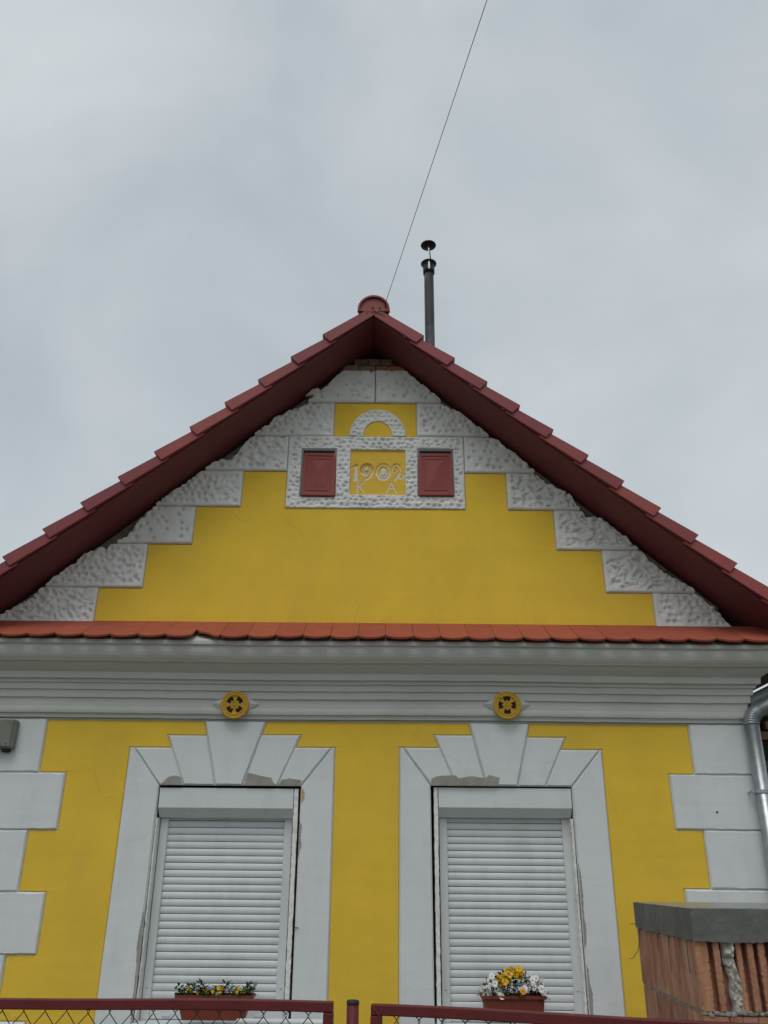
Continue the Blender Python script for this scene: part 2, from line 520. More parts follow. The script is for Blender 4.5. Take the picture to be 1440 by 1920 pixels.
# ---- gable: white base coat, yellow stepped field on it
bm = bmesh.new()
for x0, x1, z0, z1 in [(-2.124, 2.204, 3.38, 3.677), (-1.782, 1.843, 3.677, 4.047), (-1.433, 1.483, 4.047, 4.377), (-1.068, 1.112, 4.377, 4.70), (-0.331, 0.375, 5.031, 5.3625)]:
    bx(bm, x0, x1, 0.0, 0.033, z0, z1)
bmesh.ops.remove_doubles(bm, verts=bm.verts[:], dist=1e-5)
from_bm('white_gable_base', bm, 'white', house)
gp = [(-2.122, 3.392), (-2.122, 3.677), (-1.780, 3.677), (-1.780, 4.047), (-1.431, 4.047), (-1.431, 4.377), (-1.066, 4.377), (-1.066, 4.702), (-.703, 4.702), (-.703, 4.370),
      (.766, 4.370), (.766, 4.699), (1.110, 4.699), (1.110, 4.368), (1.481, 4.368), (1.481, 4.023), (1.841, 4.023), (1.841, 3.669), (2.202, 3.669), (2.202, 3.392)]
slab('yellow_field', inset_poly(gp, .003), -.0005, .006, .011, .005, 'yellow', house, .0010, .06)
slab('yellow_field', inset_poly([(-.329, 5.033), (.373, 5.033), (.373, 5.3625), (-.329, 5.3625)], .003), -.0005, .006, .011, .005, 'yellow', house, .0010, .06)

# ---- dimpled stucco
def pits_for(x0, x1, z0, z1, style, seed):
    r_ = np.random.default_rng(seed)
    P = []
    if style == 'sparse':
        sx, sz = 0.072, 0.062
    elif style == 'dense':
        sx, sz = 0.056, 0.052
    elif style == 'small':
        sx, sz = 0.050, 0.040
    else:
        sx, sz = 0.052, 0.042
    z = z0 + sz * 0.5
    row = 0
    while z < z1:
        x = x0 + sx * (0.5 if row % 2 else 1.0)
        while x < x1:
            if style == 'sparse' and r_.random() < 0.25:
                x += sx
                continue
            jt = 0.28 if style == 'chisel' else 0.18
            jx, jz = r_.normal(0, sx * jt), r_.normal(0, sz * jt)
            if style == 'chisel':
                P.append((x + jx, z + jz, r_.uniform(.014, .036), r_.uniform(.007, .016), r_.normal(-0.4, 0.7), r_.uniform(.006, .026)))
            elif style == 'sparse':
                q = r_.uniform(.013, .018)
                P.append((x + jx, z + jz, q, q, 0, r_.uniform(.014, .021)))
            elif style == 'small':
                P.append((x + jx, z + jz, r_.uniform(.011, .020), r_.uniform(.008, .015), r_.normal(0.0, 0.5), r_.uniform(.006, .021)))
            else:
                P.append((x + jx, z + jz, r_.uniform(.014, .026), r_.uniform(.012, .021), r_.normal(-.3, .6), r_.uniform(.005, .024)))
            x += sx
        z += sz
        row += 1
    return P

def relief(X, Z, pits, seed, rough=0.0026):
    h = np.zeros_like(X)
    for px, pz, a, b, ang, d in pits:
        dx, dz = X - px, Z - pz
        c, s = math.cos(ang), math.sin(ang)
        u, w = (dx * c + dz * s) / a, (-dx * s + dz * c) / b
        h -= 1.25 * d * np.exp(-(u * u + w * w) ** 1.45)
    h += 0.009 * (value_noise(X, Z, 11, seed + 2) - 0.5) + rough * 1.6 * (value_noise(X, Z, 30, seed) - 0.5) + rough * 1.2 * (value_noise(X, Z, 75, seed + 5) - 0.5)
    return h

def skirt(bm, yb):
    be = [e for e in bm.edges if len(e.link_faces) == 1]
    dup = {}
    for e in be:
        for v in e.verts:
            if v not in dup:
                dup[v] = bm.verts.new((v.co.x, yb, v.co.z))
    for e in be:
        a, b = e.verts
        bm.faces.new((a, b, dup[b], dup[a]))

def notch(x):
    """how far the broken top edge of the plaster hangs below the soffit."""
    n = 0.016 + 0.022 * float(value_noise(np.array([x]), np.array([0.3]), 9, 77)[0]) + 0.026 * float(value_noise(np.array([x]), np.array([0.9]), 34, 78)[0]) + 0.016 * float(value_noise(np.array([x]), np.array([0.4]), 90, 79)[0])
    for c, w, d in [(-1.16, .10, .075), (-1.98, .12, .11), (-2.10, .05, .04), (-.60, .10, .06), (-.42, .06, .05), (.62, .05, .05), (1.42, .10, .055), (1.74, .07, .09), (2.28, .16, .07), (2.62, .10, .05), (-2.62, .12, .035)]:
        n += d * math.exp(-((x - c) / w) ** 2)
    n += max(0.0, x - 2.66) * 0.9
    return n

def stucco_block(x0, x1, z0, z1, style, seed, inner, flat_end=None):
    """block between x0..x1, z0..z1, its top clipped by the broken edge under the soffit; inner = side of the smooth margin."""
    st = 0.0058
    g_ = 0.0025
    x0, x1, z0, z1 = x0 + g_, x1 - g_, z0 + g_, z1 - g_
    cols = [x for x in np.linspace(x0, x1, max(4, int((x1 - x0) / st))) if min(z1, soff(x) - notch(x)) > z0 + 0.012]
    nr = max(4, int((z1 - z0) / st))
    X = np.zeros((len(cols), nr))
    Z = np.zeros_like(X)
    for i, x in enumerate(cols):
        zt_ = min(z1, soff(x) - notch(x))
        X[i, :] = x
        Z[i, :] = np.linspace(z0, zt_, nr)
    mg = 0.030
    px0 = x0 + (mg if inner in ('L', 'B') else 0)
    px1 = x1 - (mg if inner in ('R', 'B') else 0)
    pits = pits_for(px0, px1, z0 + mg * 0.8, z1 - mg * 0.4, style, seed)
    h = relief(X, Z, pits, seed)
    # keep the struck margin smooth
    edge = np.minimum(X - x0 if inner in ('L', 'B') else 9, x1 - X if inner in ('R', 'B') else 9)
    edge = np.minimum(edge, Z - z0)
    k = np.clip((edge - 0.010) / 0.022, 0, 1)
    h = h * k
    # chamfer at the joints
    dj = np.minimum(edge, z1 - Z)
    cham = np.clip(1 - dj / 0.010, 0, 1) * 0.012
    H = np.maximum(0.028 + h, -0.012) - cham
    bm = bmesh.new()
    VV = [[bm.verts.new((X[i, j], -H[i, j], Z[i, j])) for j in range(nr)] for i in range(len(cols))]
    for i in range(len(cols) - 1):
        for j in range(nr - 1):
            bm.faces.new((VV[i][j], VV[i + 1][j], VV[i + 1][j + 1], VV[i][j + 1]))
    skirt(bm, 0.033)
    return from_bm('stucco_block', bm, 'stucco', house, True)

BL = [(-3.0, -2.122, 3.385, 3.677, 'chisel', 'R'), (-2.66, -1.780, 3.677, 4.047, 'dense', 'R'), (-2.25, -1.431, 4.047, 4.377, 'sparse', 'R'),
      (-1.85, -1.066, 4.377, 4.702, 'dense', 'R'), (-1.48, -0.705, 4.702, 5.031, 'dense', 'R'), (-1.10, -0.329, 5.031, 5.3625, 'dense', 'R'),
      (-0.76, 0.018, 5.3625, 5.692, 'sparse', 'R'), (0.018, 0.76, 5.3625, 5.697, 'sparse', 'L'),
      (0.373, 1.10, 5.037, 5.3625, 'dense', 'L'), (0.768, 1.45, 4.699, 5.037, 'sparse', 'L'), (1.110, 1.85, 4.368, 4.699, 'chisel', 'L'),
      (1.481, 2.25, 4.023, 4.368, 'chisel', 'L'), (1.841, 2.70, 3.669, 4.023, 'chisel', 'L'), (2.202, 3.0, 3.385, 3.669, 'dense', 'L')]
for i, (a, b, c, d, s, inn) in enumerate(BL):
    a, b = max(a, XL + .01), min(b, XR + .05)
    stucco_block(a, b, c, d, s, 100 + i * 7, inn)

# ---- frame panel with the two hatches and the date plaque
FX, FZ = (-0.703, 0.766), (4.370, 5.033)
HO = [(-0.592, -0.299, 4.470, 4.916), (0.379, 0.679, 4.480, 4.922), (-0.182, 0.277, 4.493, 4.908)]
def axis_pts(bps, st):
    o = []
    for a, b in zip(bps, bps[1:]):
        n = max(1, int(round((b - a) / st)))
        o += list(np.linspace(a, b, n, endpoint=False))
    return np.array(o + [bps[-1]])
gx = axis_pts(sorted({FX[0], FX[1], *[h[0] for h in HO], *[h[1] for h in HO]}), 0.0062)
gz = axis_pts(sorted({FZ[0], FZ[1], *[h[2] for h in HO], *[h[3] for h in HO]}), 0.0062)
X, Z = np.meshgrid(gx, gz, indexing='ij')
pits = pits_for(FX[0] + .01, FX[1] - .01, FZ[0] + .012, FZ[1] - .01, 'small', 5)
h = np.maximum(relief(X, Z, pits, 9), -.020)
edge = np.minimum.reduce([X - FX[0], FX[1] - X, Z - FZ[0], FZ[1] - Z])
for hx0, hx1, hz0, hz1 in HO:
    dx = np.maximum.reduce([hx0 - X, X - hx1, np.zeros_like(X)])
    dz = np.maximum.reduce([hz0 - Z, Z - hz1, np.zeros_like(X)])
    edge = np.minimum(edge, np.hypot(dx, dz))
H = 0.024 + h * np.clip((edge - 0.003) / 0.014, 0, 1) - np.clip(1 - edge / 0.008, 0, 1) * 0.008
bm = bmesh.new()
VV = {}
def gv(i, j):
    if (i, j) not in VV:
        VV[(i, j)] = bm.verts.new((X[i, j], -H[i, j], Z[i, j]))
    return VV[(i, j)]
for i in range(len(gx) - 1):
    for j in range(len(gz) - 1):
        cx_, cz_ = (gx[i] + gx[i + 1]) / 2, (gz[j] + gz[j + 1]) / 2
        if any(a < cx_ < b and c < cz_ < d for a, b, c, d in HO):
            continue
        bm.faces.new((gv(i, j), gv(i + 1, j), gv(i + 1, j + 1), gv(i, j + 1)))
skirt(bm, 0.033)
from_bm('stucco_frame', bm, 'stucco', house, True)

# ---- small arch over the plaque
bm = bmesh.new()
nt_, nr_ = 110, 22
A = np.linspace(0, math.pi, nt_)
T = np.linspace(0, 1, nr_)
AA, TT = np.meshgrid(A, T, indexing='ij')
rx, rz = 0.122 + (0.240 - 0.122) * TT, 0.142 + (0.256 - 0.142) * TT
X, Z = 0.0425 + rx * np.cos(AA), 5.040 + rz * np.sin(AA)
h = np.maximum(relief(X, Z, pits_for(-.21, .30, 5.04, 5.31, 'small', 21), 33), -.0125)
ed = np.minimum(TT, 1 - TT) * 0.116
H = 0.0245 + h * np.clip((ed - .004) / .014, 0, 1) - np.clip(1 - ed / .008, 0, 1) * 0.008
VV2 = [[bm.verts.new((X[i, j], -H[i, j], Z[i, j])) for j in range(nr_)] for i in range(nt_)]
for i in range(nt_ - 1):
    for j in range(nr_ - 1):
        bm.faces.new((VV2[i][j], VV2[i][j + 1], VV2[i + 1][j + 1], VV2[i + 1][j]))
skirt(bm, -0.0100)
from_bm('stucco_arch', bm, 'stucco', house, True)

# ---- date plaque, carved 1902 / K A
PX, PZ = (-0.182, 0.277), (4.493, 4.908)
def uv(u, v):
    return (PX[0] + (u - 165) / 1075 * (PX[1] - PX[0]), PZ[1] - (v - 150) / 910 * (PZ[1] - PZ[0]))
def ell(cu, cv, ru, rv, a0, a1, n=26):
    return [uv(cu + ru * math.cos(R(a0 + (a1 - a0) * i / n)), cv - rv * math.sin(R(a0 + (a1 - a0) * i / n))) for i in range(n + 1)]
def pl(*p):
    return [uv(*q) for q in p]
strokes = [  # (points, half width, lime amount)
    (pl((198, 505), (292, 445)), .0045, .55), (pl((280, 460), (274, 745)), .0075, .95), (pl((232, 748), (312, 745)), .0035, .6),
    (ell(488, 540, 112, 112, 270, 0) + pl((598, 600), (575, 665), (530, 715), (465, 748)), .0042, .40),
    (ell(488, 540, 112, 112, 0, 270), .0042, .40), (ell(486, 535, 56, 62, 0, 360), .0042, .45),
    (ell(812, 585, 132, 158, 0, 360, 40), .0045, .45), (ell(812, 590, 66, 96, 0, 360, 40), .0035, .45),
    (pl((1060, 500), (1058, 565), (1025, 592), (988, 560), (985, 490), (1025, 440), (1080, 430), (1128, 465), (1142, 540), (1125, 615), (1085, 690), (1040, 748)), .0045, .42),
    (pl((1095, 680), (1130, 712), (1170, 715), (1205, 690), (1222, 640)), .0036, .40),
    (pl((315, 775), (310, 1000)), .0042, .75), (pl((442, 785), (322, 895)), .0036, .65), (pl((350, 875), (452, 1000)), .0036, .75),
    (pl((965, 800), (868, 1002)), .0036, .70), (pl((965, 800), (1064, 1006)), .0040, .80), (pl((905, 912), (1028, 912)), .0032, .65),
]
nx, nz_ = 200, 180
X, Z = np.meshgrid(np.linspace(PX[0], PX[1], nx), np.linspace(PZ[0], PZ[1], nz_), indexing='ij')
Hh = np.full_like(X, 0.003) + 0.0012 * (value_noise(X, Z, 30, 3) - .5)
L = np.zeros_like(X)
for pts, w, lime in strokes:
    dmin = np.full_like(X, 9.0)
    for (ax, az), (bx_, bz_) in zip(pts, pts[1:]):
        ex, ez = bx_ - ax, bz_ - az
        ll = ex * ex + ez * ez + 1e-12
        t = np.clip(((X - ax) * ex + (Z - az) * ez) / ll, 0, 1)
        dmin = np.minimum(dmin, np.hypot(X - ax - t * ex, Z - az - t * ez))
    small = pts[0][1] < PZ[0] + .132          # the initials are cut finer than the date
    w *= 1.05 if small else 1.55
    lime = lime * .85 if small else min(1.0, lime * 1.25 + .2)
    gfn = np.clip(1.25 - dmin / (w * 1.2), 0, 1)
    Hh -= 0.011 * gfn
    L = np.maximum(L, lime * np.clip(1.2 - dmin / (w * 1.15), 0, 1))
for cu, cv, ru, rv, amt in [(812, 590, 60, 90, 1.0), (484, 540, 44, 44, .55)]:
    c0, r0_, r1_ = uv(cu, cv), ru / 1075 * .459, rv / 910 * .415
    q = ((X - c0[0]) / r0_) ** 2 + ((Z - c0[1]) / r1_) ** 2
    Hh += 0.006 * np.clip(1.3 - q, 0, 1)
    L = np.maximum(L, amt * np.clip((1.1 - q) * 3, 0, 1))
bm = bmesh.new()
VV3 = [[bm.verts.new((X[i, j], -Hh[i, j], Z[i, j])) for j in range(nz_)] for i in range(nx)]
for i in range(nx - 1):
    for j in range(nz_ - 1):
        bm.faces.new((VV3[i][j], VV3[i + 1][j], VV3[i + 1][j + 1], VV3[i][j + 1]))
o = from_bm('date_plaque', bm, M['plaque'], house, True)
att = o.data.attributes.new('lime', 'FLOAT', 'POINT')
att.data.foreach_set('value', L.reshape(-1).astype(np.float32))

# ---- hatches: grey frame in the niche and a leaning raised-panel leaf
def hatch(x0, x1, z0, z1, seed, skew):
    for nm, a in (('hatch_frame', None),):
        bm = bmesh.new()
        bx(bm, x0 + .001, x1 - .001, 0.022, 0.032, z0 + .001, z1 - .001)
        f = 0.016
        bx(bm, x0 + .001, x0 + f, -0.012, 0.0215, z0 + .001, z1 - .001)
        bx(bm, x1 - f, x1 - .001, -0.012, 0.0215, z0 + .001, z1 - .001)
        bx(bm, x0 + f + .0005, x1 - f - .0005, -0.012, 0.0215, z1 - f, z1 - .001)
        fo = from_bm('hatch_frame', bm, 'hatch_frame', house)
    w, hgt = (x1 - x0) - 0.020, (z1 - z0) - 0.038
    rings = [(0, -.012), (0, .008), (.003, .011), (.026, .011), (.028, .005), (.044, .005), (.046, .010), (.058, .010), (.060, .006), (.064, .006)]
    bm = bmesh.new()
    prev = None
    def ring(ins, y):
        return [bm.verts.new((sx * (w / 2 - ins), -y, sz * (hgt / 2 - ins))) for sx, sz in ((-1, -1), (1, -1), (1, 1), (-1, 1))]
    first = ring(*rings[0])
    bm.faces.new(first)
    prev = first
    for ins, y in rings[1:]:
        r_ = ring(ins, y)
        for k in range(4):
            bm.faces.new((prev[k], prev[(k + 1) % 4], r_[(k + 1) % 4], r_[k]))
        prev = r_
    zc = hgt / 2 - w / 2
    a = bm.verts.new((0, -.024, zc * .55))
    b = bm.verts.new((0, -.024, -zc * .55))
    bm.faces.new((prev[0], prev[1], b))
    bm.faces.new((prev[1], prev[2], a, b))
    bm.faces.new((prev[2], prev[3], a))
    bm.faces.new((prev[3], prev[0], b, a))
    lf = from_bm('hatch_leaf', bm, 'hatch', house)
    lf.location = ((x0 + x1) / 2 + skew, -0.016, (z0 + z1) / 2 - 0.018)
    lf.rotation_euler = (R(-5.0), R(0.6 * (1 if skew > 0 else -1)), 0)
hatch(-0.592, -0.299, 4.470, 4.916, 1, 0.006)
hatch(0.379, 0.679, 4.480, 4.922, 2, -0.003)

# ---- loose plaster slab lifting off at the left of the top block, and bare bricks under the apex
slab('loose_plaster', [(-.585, 5.425), (-.50, 5.44), (-.455, 5.475), (-.475, 5.50), (-.53, 5.485)], 0.0, .026, .034, .004, 'stucco', house, .003, .02)
courses = [(5.702, 5.762, [(-.27, -.14), (-.13, .01), (.02, .27)]), (5.772, 5.832, [(-.172, -.055), (-.045, .06), (.07, .16)])]
for ci, (z0, z1, spans) in enumerate(courses):
    for bi, (a, b) in enumerate(spans):
        bm = bmesh.new()
        vv = bx(bm, a, b, 0.012 + random.uniform(-.004, .008), 0.0335, z0, z1, .004)
        for v in bm.verts:
            v.co += Vector((random.uniform(-.004, .004), random.uniform(-.002, .002), random.uniform(-.003, .003)))
        from_bm('brick', bm, 'brick_red' if (ci, bi) == (0, 2) else 'brick', house)
# ---- roof: deck, soffit, verge tiles, ridge tiles
roof = empty('roof')
roof.parent = house
OV = 0.415
ang = math.atan(SLOPE)
ca, sa = math.cos(ang), math.sin(ang)
EAVE = 3.28
for s in (-1, 1):
    def prism(name, lo, hi, y0, y1, material, xin=0.0):
        bm = bmesh.new()
        q = [(xin, APEX + lo - SLOPE * xin), (EAVE, APEX + lo - SLOPE * EAVE), (EAVE, APEX + hi - SLOPE * EAVE), (xin, APEX + hi - SLOPE * xin)]
        a = [bm.verts.new((s * x, y0, z)) for x, z in q]
        b = [bm.verts.new((s * x, y1, z)) for x, z in q]
        bm.faces.new(a)
        bm.faces.new(b[::-1])
        for i in range(4):
            j = (i + 1) % 4
            bm.faces.new((a[i], b[i], b[j], a[j]))
        return from_bm(name, bm, material, roof)
    prism('soffit_board', 0.0, 0.022, -OV + 0.012, LEN + 0.3, 'soffit', 0.002)
    prism('barge_batten', 0.0235, 0.060, -OV + 0.004, -OV + 0.05, 'soffit', 0.002)
    prism('roof_deck', 0.0615, 0.086, -OV + 0.02, LEN + 0.3, 'deck', 0.002)
    # tile in slope coordinates: u down the slope, n normal to it
    def to3(u, n, y):
        # u = 0 at the apex line of the deck top
        x = u * ca + n * sa
        z = APEX + 0.088 - u * sa + n * ca
        return Vector((s * x, y, z))
    gauge = 0.338
    u0 = 0.175
    ntile = 13
    for k in range(1, ntile):
        ub = u0 + 0.335 + (k) * gauge - gauge + 0.30 - 0.30   # lower edge
        ua = ub - 0.395
        if ub > EAVE / ca + 0.06:
            break
        ua = max(ua, 0.02) if k > 1 else 0.03
        na, nb = 0.000, 0.042          # upper and lower seat
        tk = 0.016
        jit = random.uniform(-.004, .004)
        yv = -OV - 0.014 + random.uniform(-.003, .003)
        bm = bmesh.new()
        def quadbox(c8):
            vs_ = [bm.verts.new(p) for p in c8]
            for f in [(0, 1, 2, 3), (7, 6, 5, 4), (0, 4, 5, 1), (1, 5, 6, 2), (2, 6, 7, 3), (3, 7, 4, 0)]:
                bm.faces.new([vs_[i] for i in f])
            return vs_
        # flange hanging down in front of the barge
        fl = 0.082
        y1 = yv + 0.014
        quadbox([to3(ua, na - fl + .020, yv), to3(ub + jit - .004, nb - fl, yv - .020), to3(ub + jit, nb + tk, yv - .020), to3(ua, na + tk, yv),
                 to3(ua, na - fl + .020, y1), to3(ub + jit - .004, nb - fl, y1), to3(ub + jit, nb + tk, y1), to3(ua, na + tk, y1)])
        bmesh.ops.bevel(bm, geom=bm.edges[:], offset=0.004, segments=2, affect='EDGES', profile=0.5)
        # the covering plate behind it
        y2, y3 = y1 + 0.0005, y1 + 0.30
        quadbox([to3(ua, na, y2), to3(ub + jit, nb, y2), to3(ub + jit, nb + tk - .001, y2), to3(ua, na + tk - .001, y2),
                 to3(ua, na, y3), to3(ub + jit, nb, y3), to3(ub + jit, nb + tk - .001, y3), to3(ua, na + tk - .001, y3)])
        from_bm('verge_tile', bm, 'verge', roof)
        # rest of the course as one broad ribbed strip of tiles
        bm = bmesh.new()
        ys = np.arange(y3 + .004, LEN + 0.3, 0.075)
        prof = [0.0, 0.004, 0.018, 0.004]
        top = [(bm.verts.new(to3(ua, na + tk + prof[i % 4], y)), bm.verts.new(to3(ub, nb + tk + prof[i % 4], y)), bm.verts.new(to3(ub, nb, y))) for i, y in enumerate(ys)]
        for p_, q_ in zip(top, top[1:]):
            bm.faces.new((p_[0], p_[1], q_[1], q_[0]))
            bm.faces.new((p_[1], p_[2], q_[2], q_[1]))
        so = from_bm('tile_course', bm, 'verge', roof)
        so['kind'] = 'stuff'

# ridge tiles
yr = -OV - 0.040
for k in range(5):
    bm = bmesh.new()
    y0, y1 = yr + k * 0.36, yr + k * 0.36 + 0.395
    sc = 1.0 if k == 0 else 0.97
    seg = 20
    rings = []
    for (yy, ro) in ((y0, 0.136 * sc), (y0 + .028, .138 * sc), (y0 + .032, 0.130 * sc), (y1, 0.120 * sc)):
        for ri in (0, 1):
            rr = ro - (0.015 if ri else 0)
            rings.append([bm.verts.new((rr * math.cos(math.pi * (-.04 + 1.08 * i / seg)), yy, 6.017 + rr * 1.07 * math.sin(math.pi * (-.04 + 1.08 * i / seg)))) for i in range(seg + 1)])
    o_ = rings[0::2]
    i_ = rings[1::2]
    for i in range(seg):
        for a in range(3):
            bm.faces.new((o_[a][i], o_[a][i + 1], o_[a + 1][i + 1], o_[a + 1][i]))
            bm.faces.new((i_[a][i], i_[a + 1][i], i_[a + 1][i + 1], i_[a][i + 1]))
        bm.faces.new((o_[0][i], i_[0][i], i_[0][i + 1], o_[0][i + 1]))
        bm.faces.new((o_[3][i], o_[3][i + 1], i_[3][i + 1], i_[3][i]))
    for e in (0, seg):
        for a in range(3):
            bm.faces.new((o_[a][e], o_[a + 1][e], i_[a + 1][e], i_[a][e]))
    from_bm('ridge_tile', bm, 'verge', roof, False)
bm = bmesh.new()
seg = 28
fv = [bm.verts.new((0.122 * math.cos(math.pi * i / seg), yr + 0.020, 6.012 + 0.128 * math.sin(math.pi * i / seg))) for i in range(seg + 1)]
bv = [bm.verts.new((v.co.x, yr + 0.034, v.co.z)) for v in fv]
bm.faces.new(fv)
bm.faces.new(bv[::-1])
for i in range(seg + 1):
    j = (i + 1) % (seg + 1)
    bm.faces.new((fv[i], bv[i], bv[j], fv[j]))
from_bm('ridge_end_disc', bm, 'ridge', roof)
for x in (-0.008, 0.052):
    bm = bmesh.new()
    lathe(bm, [(0.0075, 0.0), (0.0075, 0.006), (0.005, 0.008)], (x, yr + 0.0195, 6.040), 10, 'Y')
    from_bm('screw_head', bm, 'dark', roof)
def lump(name, c, size, material, parent, seed, sub=2):
    r_ = random.Random(seed)
    bm = bmesh.new()
    bmesh.ops.create_icosphere(bm, subdivisions=sub, radius=1.0)
    for v in bm.verts:
        k = 1 + r_.uniform(-.28, .28)
        v.co = Vector((v.co.x * size[0] * k, v.co.y * size[1] * k, v.co.z * size[2] * k)) + Vector(c)
    return from_bm(name, bm, material, parent)
for i, (x, z, w, h_, m_) in enumerate([(-.055, 5.992, .022, .016, 'ridge'), (-.01, 6.002, .03, .010, 'ridge'), (.03, 6.0, .026, .013, 'ridge'), (.085, 5.976, .022, .02, 'ridge'), (.062, 5.988, .018, .012, 'mortar')]):
    lump('mortar_lump', (x, -OV - 0.004, z), (w, .02, h_), m_, roof, i)
for i, (x, w) in enumerate([(.255, .022), (.49, .022), (.515, .014), (.80, .020), (1.05, .014), (1.44, .020), (1.92, .018), (2.47, .022), (-1.74, .014)]):
    z = APEX + 0.030 - SLOPE * abs(x)
    o = lump('mortar_chip', (0, 0, 0), (w, .006, .005), 'mortar_lump', roof, 40 + i, 1)
    o.location = (x, -OV - 0.003, z)
    o.rotation_euler = (0, ang if x > 0 else -ang, 0)

# ---- stove pipe through the right slope
FXp, FYp = 0.556, 0.90
flue = empty('flue_pipe', (0, 0, 0))
flue.parent = house
bm = bmesh.new()
lathe(bm, [(0.050, 5.55), (0.050, 6.35), (0.0515, 6.352), (0.0515, 6.37), (0.050, 6.372), (0.050, 7.60)], (FXp, FYp, 0), 28)
from_bm('pipe', bm, 'black_pipe', flue, True)
bm = bmesh.new()
lathe(bm, [(0.0505, 7.50), (0.060, 7.502), (0.062, 7.565), (0.056, 7.575), (0.055, 7.620), (0.082, 7.628), (0.084, 7.634), (0.080, 7.640), (0.052, 7.640)], (FXp, FYp, 0), 32)
from_bm('flared_collar', bm, 'black_cap', flue, True)
bm = bmesh.new()
lathe(bm, [(0.006, 7.872), (0.080, 7.878), (0.083, 7.884), (0.080, 7.890), (0.03, 7.925), (0.004, 7.935)], (FXp, FYp, 0), 32)
from_bm('rain_cap', bm, 'black_cap', flue, True)
bm = bmesh.new()
bx(bm, FXp - .009, FXp + .009, FYp - .068, FYp - .062, 7.52, 7.70, .001)
bx(bm, FXp - .006, FXp + .006, FYp - .061, FYp - .055, 7.64, 7.80, .001)
tube(bm, [(FXp - .004, FYp - .055, 7.78), (FXp - .003, FYp - .03, 7.84), (FXp, FYp - .005, 7.876)], .006, 6)
from_bm('cap_bracket', bm, 'zinc', flue)
bm = bmesh.new()
tube(bm, [(FXp + .03, FYp + .05, 7.60), (FXp + .026, FYp + .045, 7.72), (FXp + .012, FYp + .02, 7.83), (FXp, FYp, 7.876)], .006, 6)
from_bm('cap_strap', bm, 'black_cap', flue)

# ---- cornice swept along the front with returns at both corners
prof = [(0.0, 3.365), (0.310, 3.186), (0.318, 3.182), (0.318, 3.178), (0.318, 3.170), (0.316, 3.156), (0.298, 3.146), (0.297, 3.120), (0.292, 3.101), (0.282, 3.080), (0.268, 3.062), (0.254, 3.050), (0.250, 3.044), (0.214, 3.038),
        (0.208, 3.030), (0.194, 3.018), (0.172, 3.003), (0.150, 2.990), (0.143, 2.984), (0.139, 2.940), (0.116, 2.937), (0.113, 2.928), (0.110, 2.914), (0.096, 2.911),
        (0.093, 2.890), (0.090, 2.868), (0.076, 2.862), (0.072, 2.84), (0.070, 2.813), (0.055, 2.807), (0.051, 2.78), (0.050, 2.748), (0.060, 2.738), (0.062, 2.72), (0.058, 2.703),
        (0.042, 2.700), (0.038, 2.690), (0.036, 2.673), (0.0, 2.6705), (-0.03, 2.6705), (-0.03, 3.365)]
bm = bmesh.new()
path = []
nseg = 70
def section(fx):
    return [bm.verts.new(fx(p, z)) for p, z in prof]
rings = []
rings.append(section(lambda p, z: (XL - p, 0.9, z)))
rings.append(section(lambda p, z: (XL - p, -p, z)))
for i in range(1, nseg):
    x = XL + 0.02 + (XR - XL - 0.04) * i / nseg
    jz, jp = random.uniform(-.0014, .0014), random.uniform(-.001, .001)
    jz += 0.003 * math.sin(x * 2.1)
    rings.append(section(lambda p, z, x=x, jz=jz, jp=jp: (x, -(p + (jp if p > 0.01 else 0)), z + (jz if p > .03 else 0))))
rings.append(section(lambda p, z: (XR + p, -p, z)))
rings.append(section(lambda p, z: (XR + p, 0.9, z)))
np_ = len(prof)
for a, b in zip(rings, rings[1:]):
    for i in range(np_):
        j = (i + 1) % np_
        bm.faces.new((a[i], b[i], b[j], a[j]))
bm.faces.new(rings[0])
bm.faces.new(rings[-1][::-1])
from_bm('cornice', bm, 'cornice', house)
# spindle-shaped plates behind the two vents
VC = [(-0.975, 2.762), (1.014, 2.776)]
for cx_, cz_ in VC:
    bm = bmesh.new()
    pts = [(-.168, 0), (-.09, .055), (0, .125), (.09, .055), (.172, 0), (.09, -.055), (0, -.085), (-.09, -.055)]
    f0 = [bm.verts.new((cx_ + x, -0.045, cz_ + .012 + z)) for x, z in pts]
    f1 = [bm.verts.new((cx_ + x, -0.060, cz_ + .012 + z)) for x, z in pts]
    f2 = [bm.verts.new((cx_ + x * .72, -0.079, cz_ + .012 + z * .80)) for x, z in pts]
    n = len(pts)
    for i in range(n):
        j = (i + 1) % n
        bm.faces.new((f0[i], f0[j], f1[j], f1[i]))
        bm.faces.new((f1[i], f1[j], f2[j], f2[i]))
    bm.faces.new(f2)
    from_bm('spindle_plate', bm, 'cornice', house)
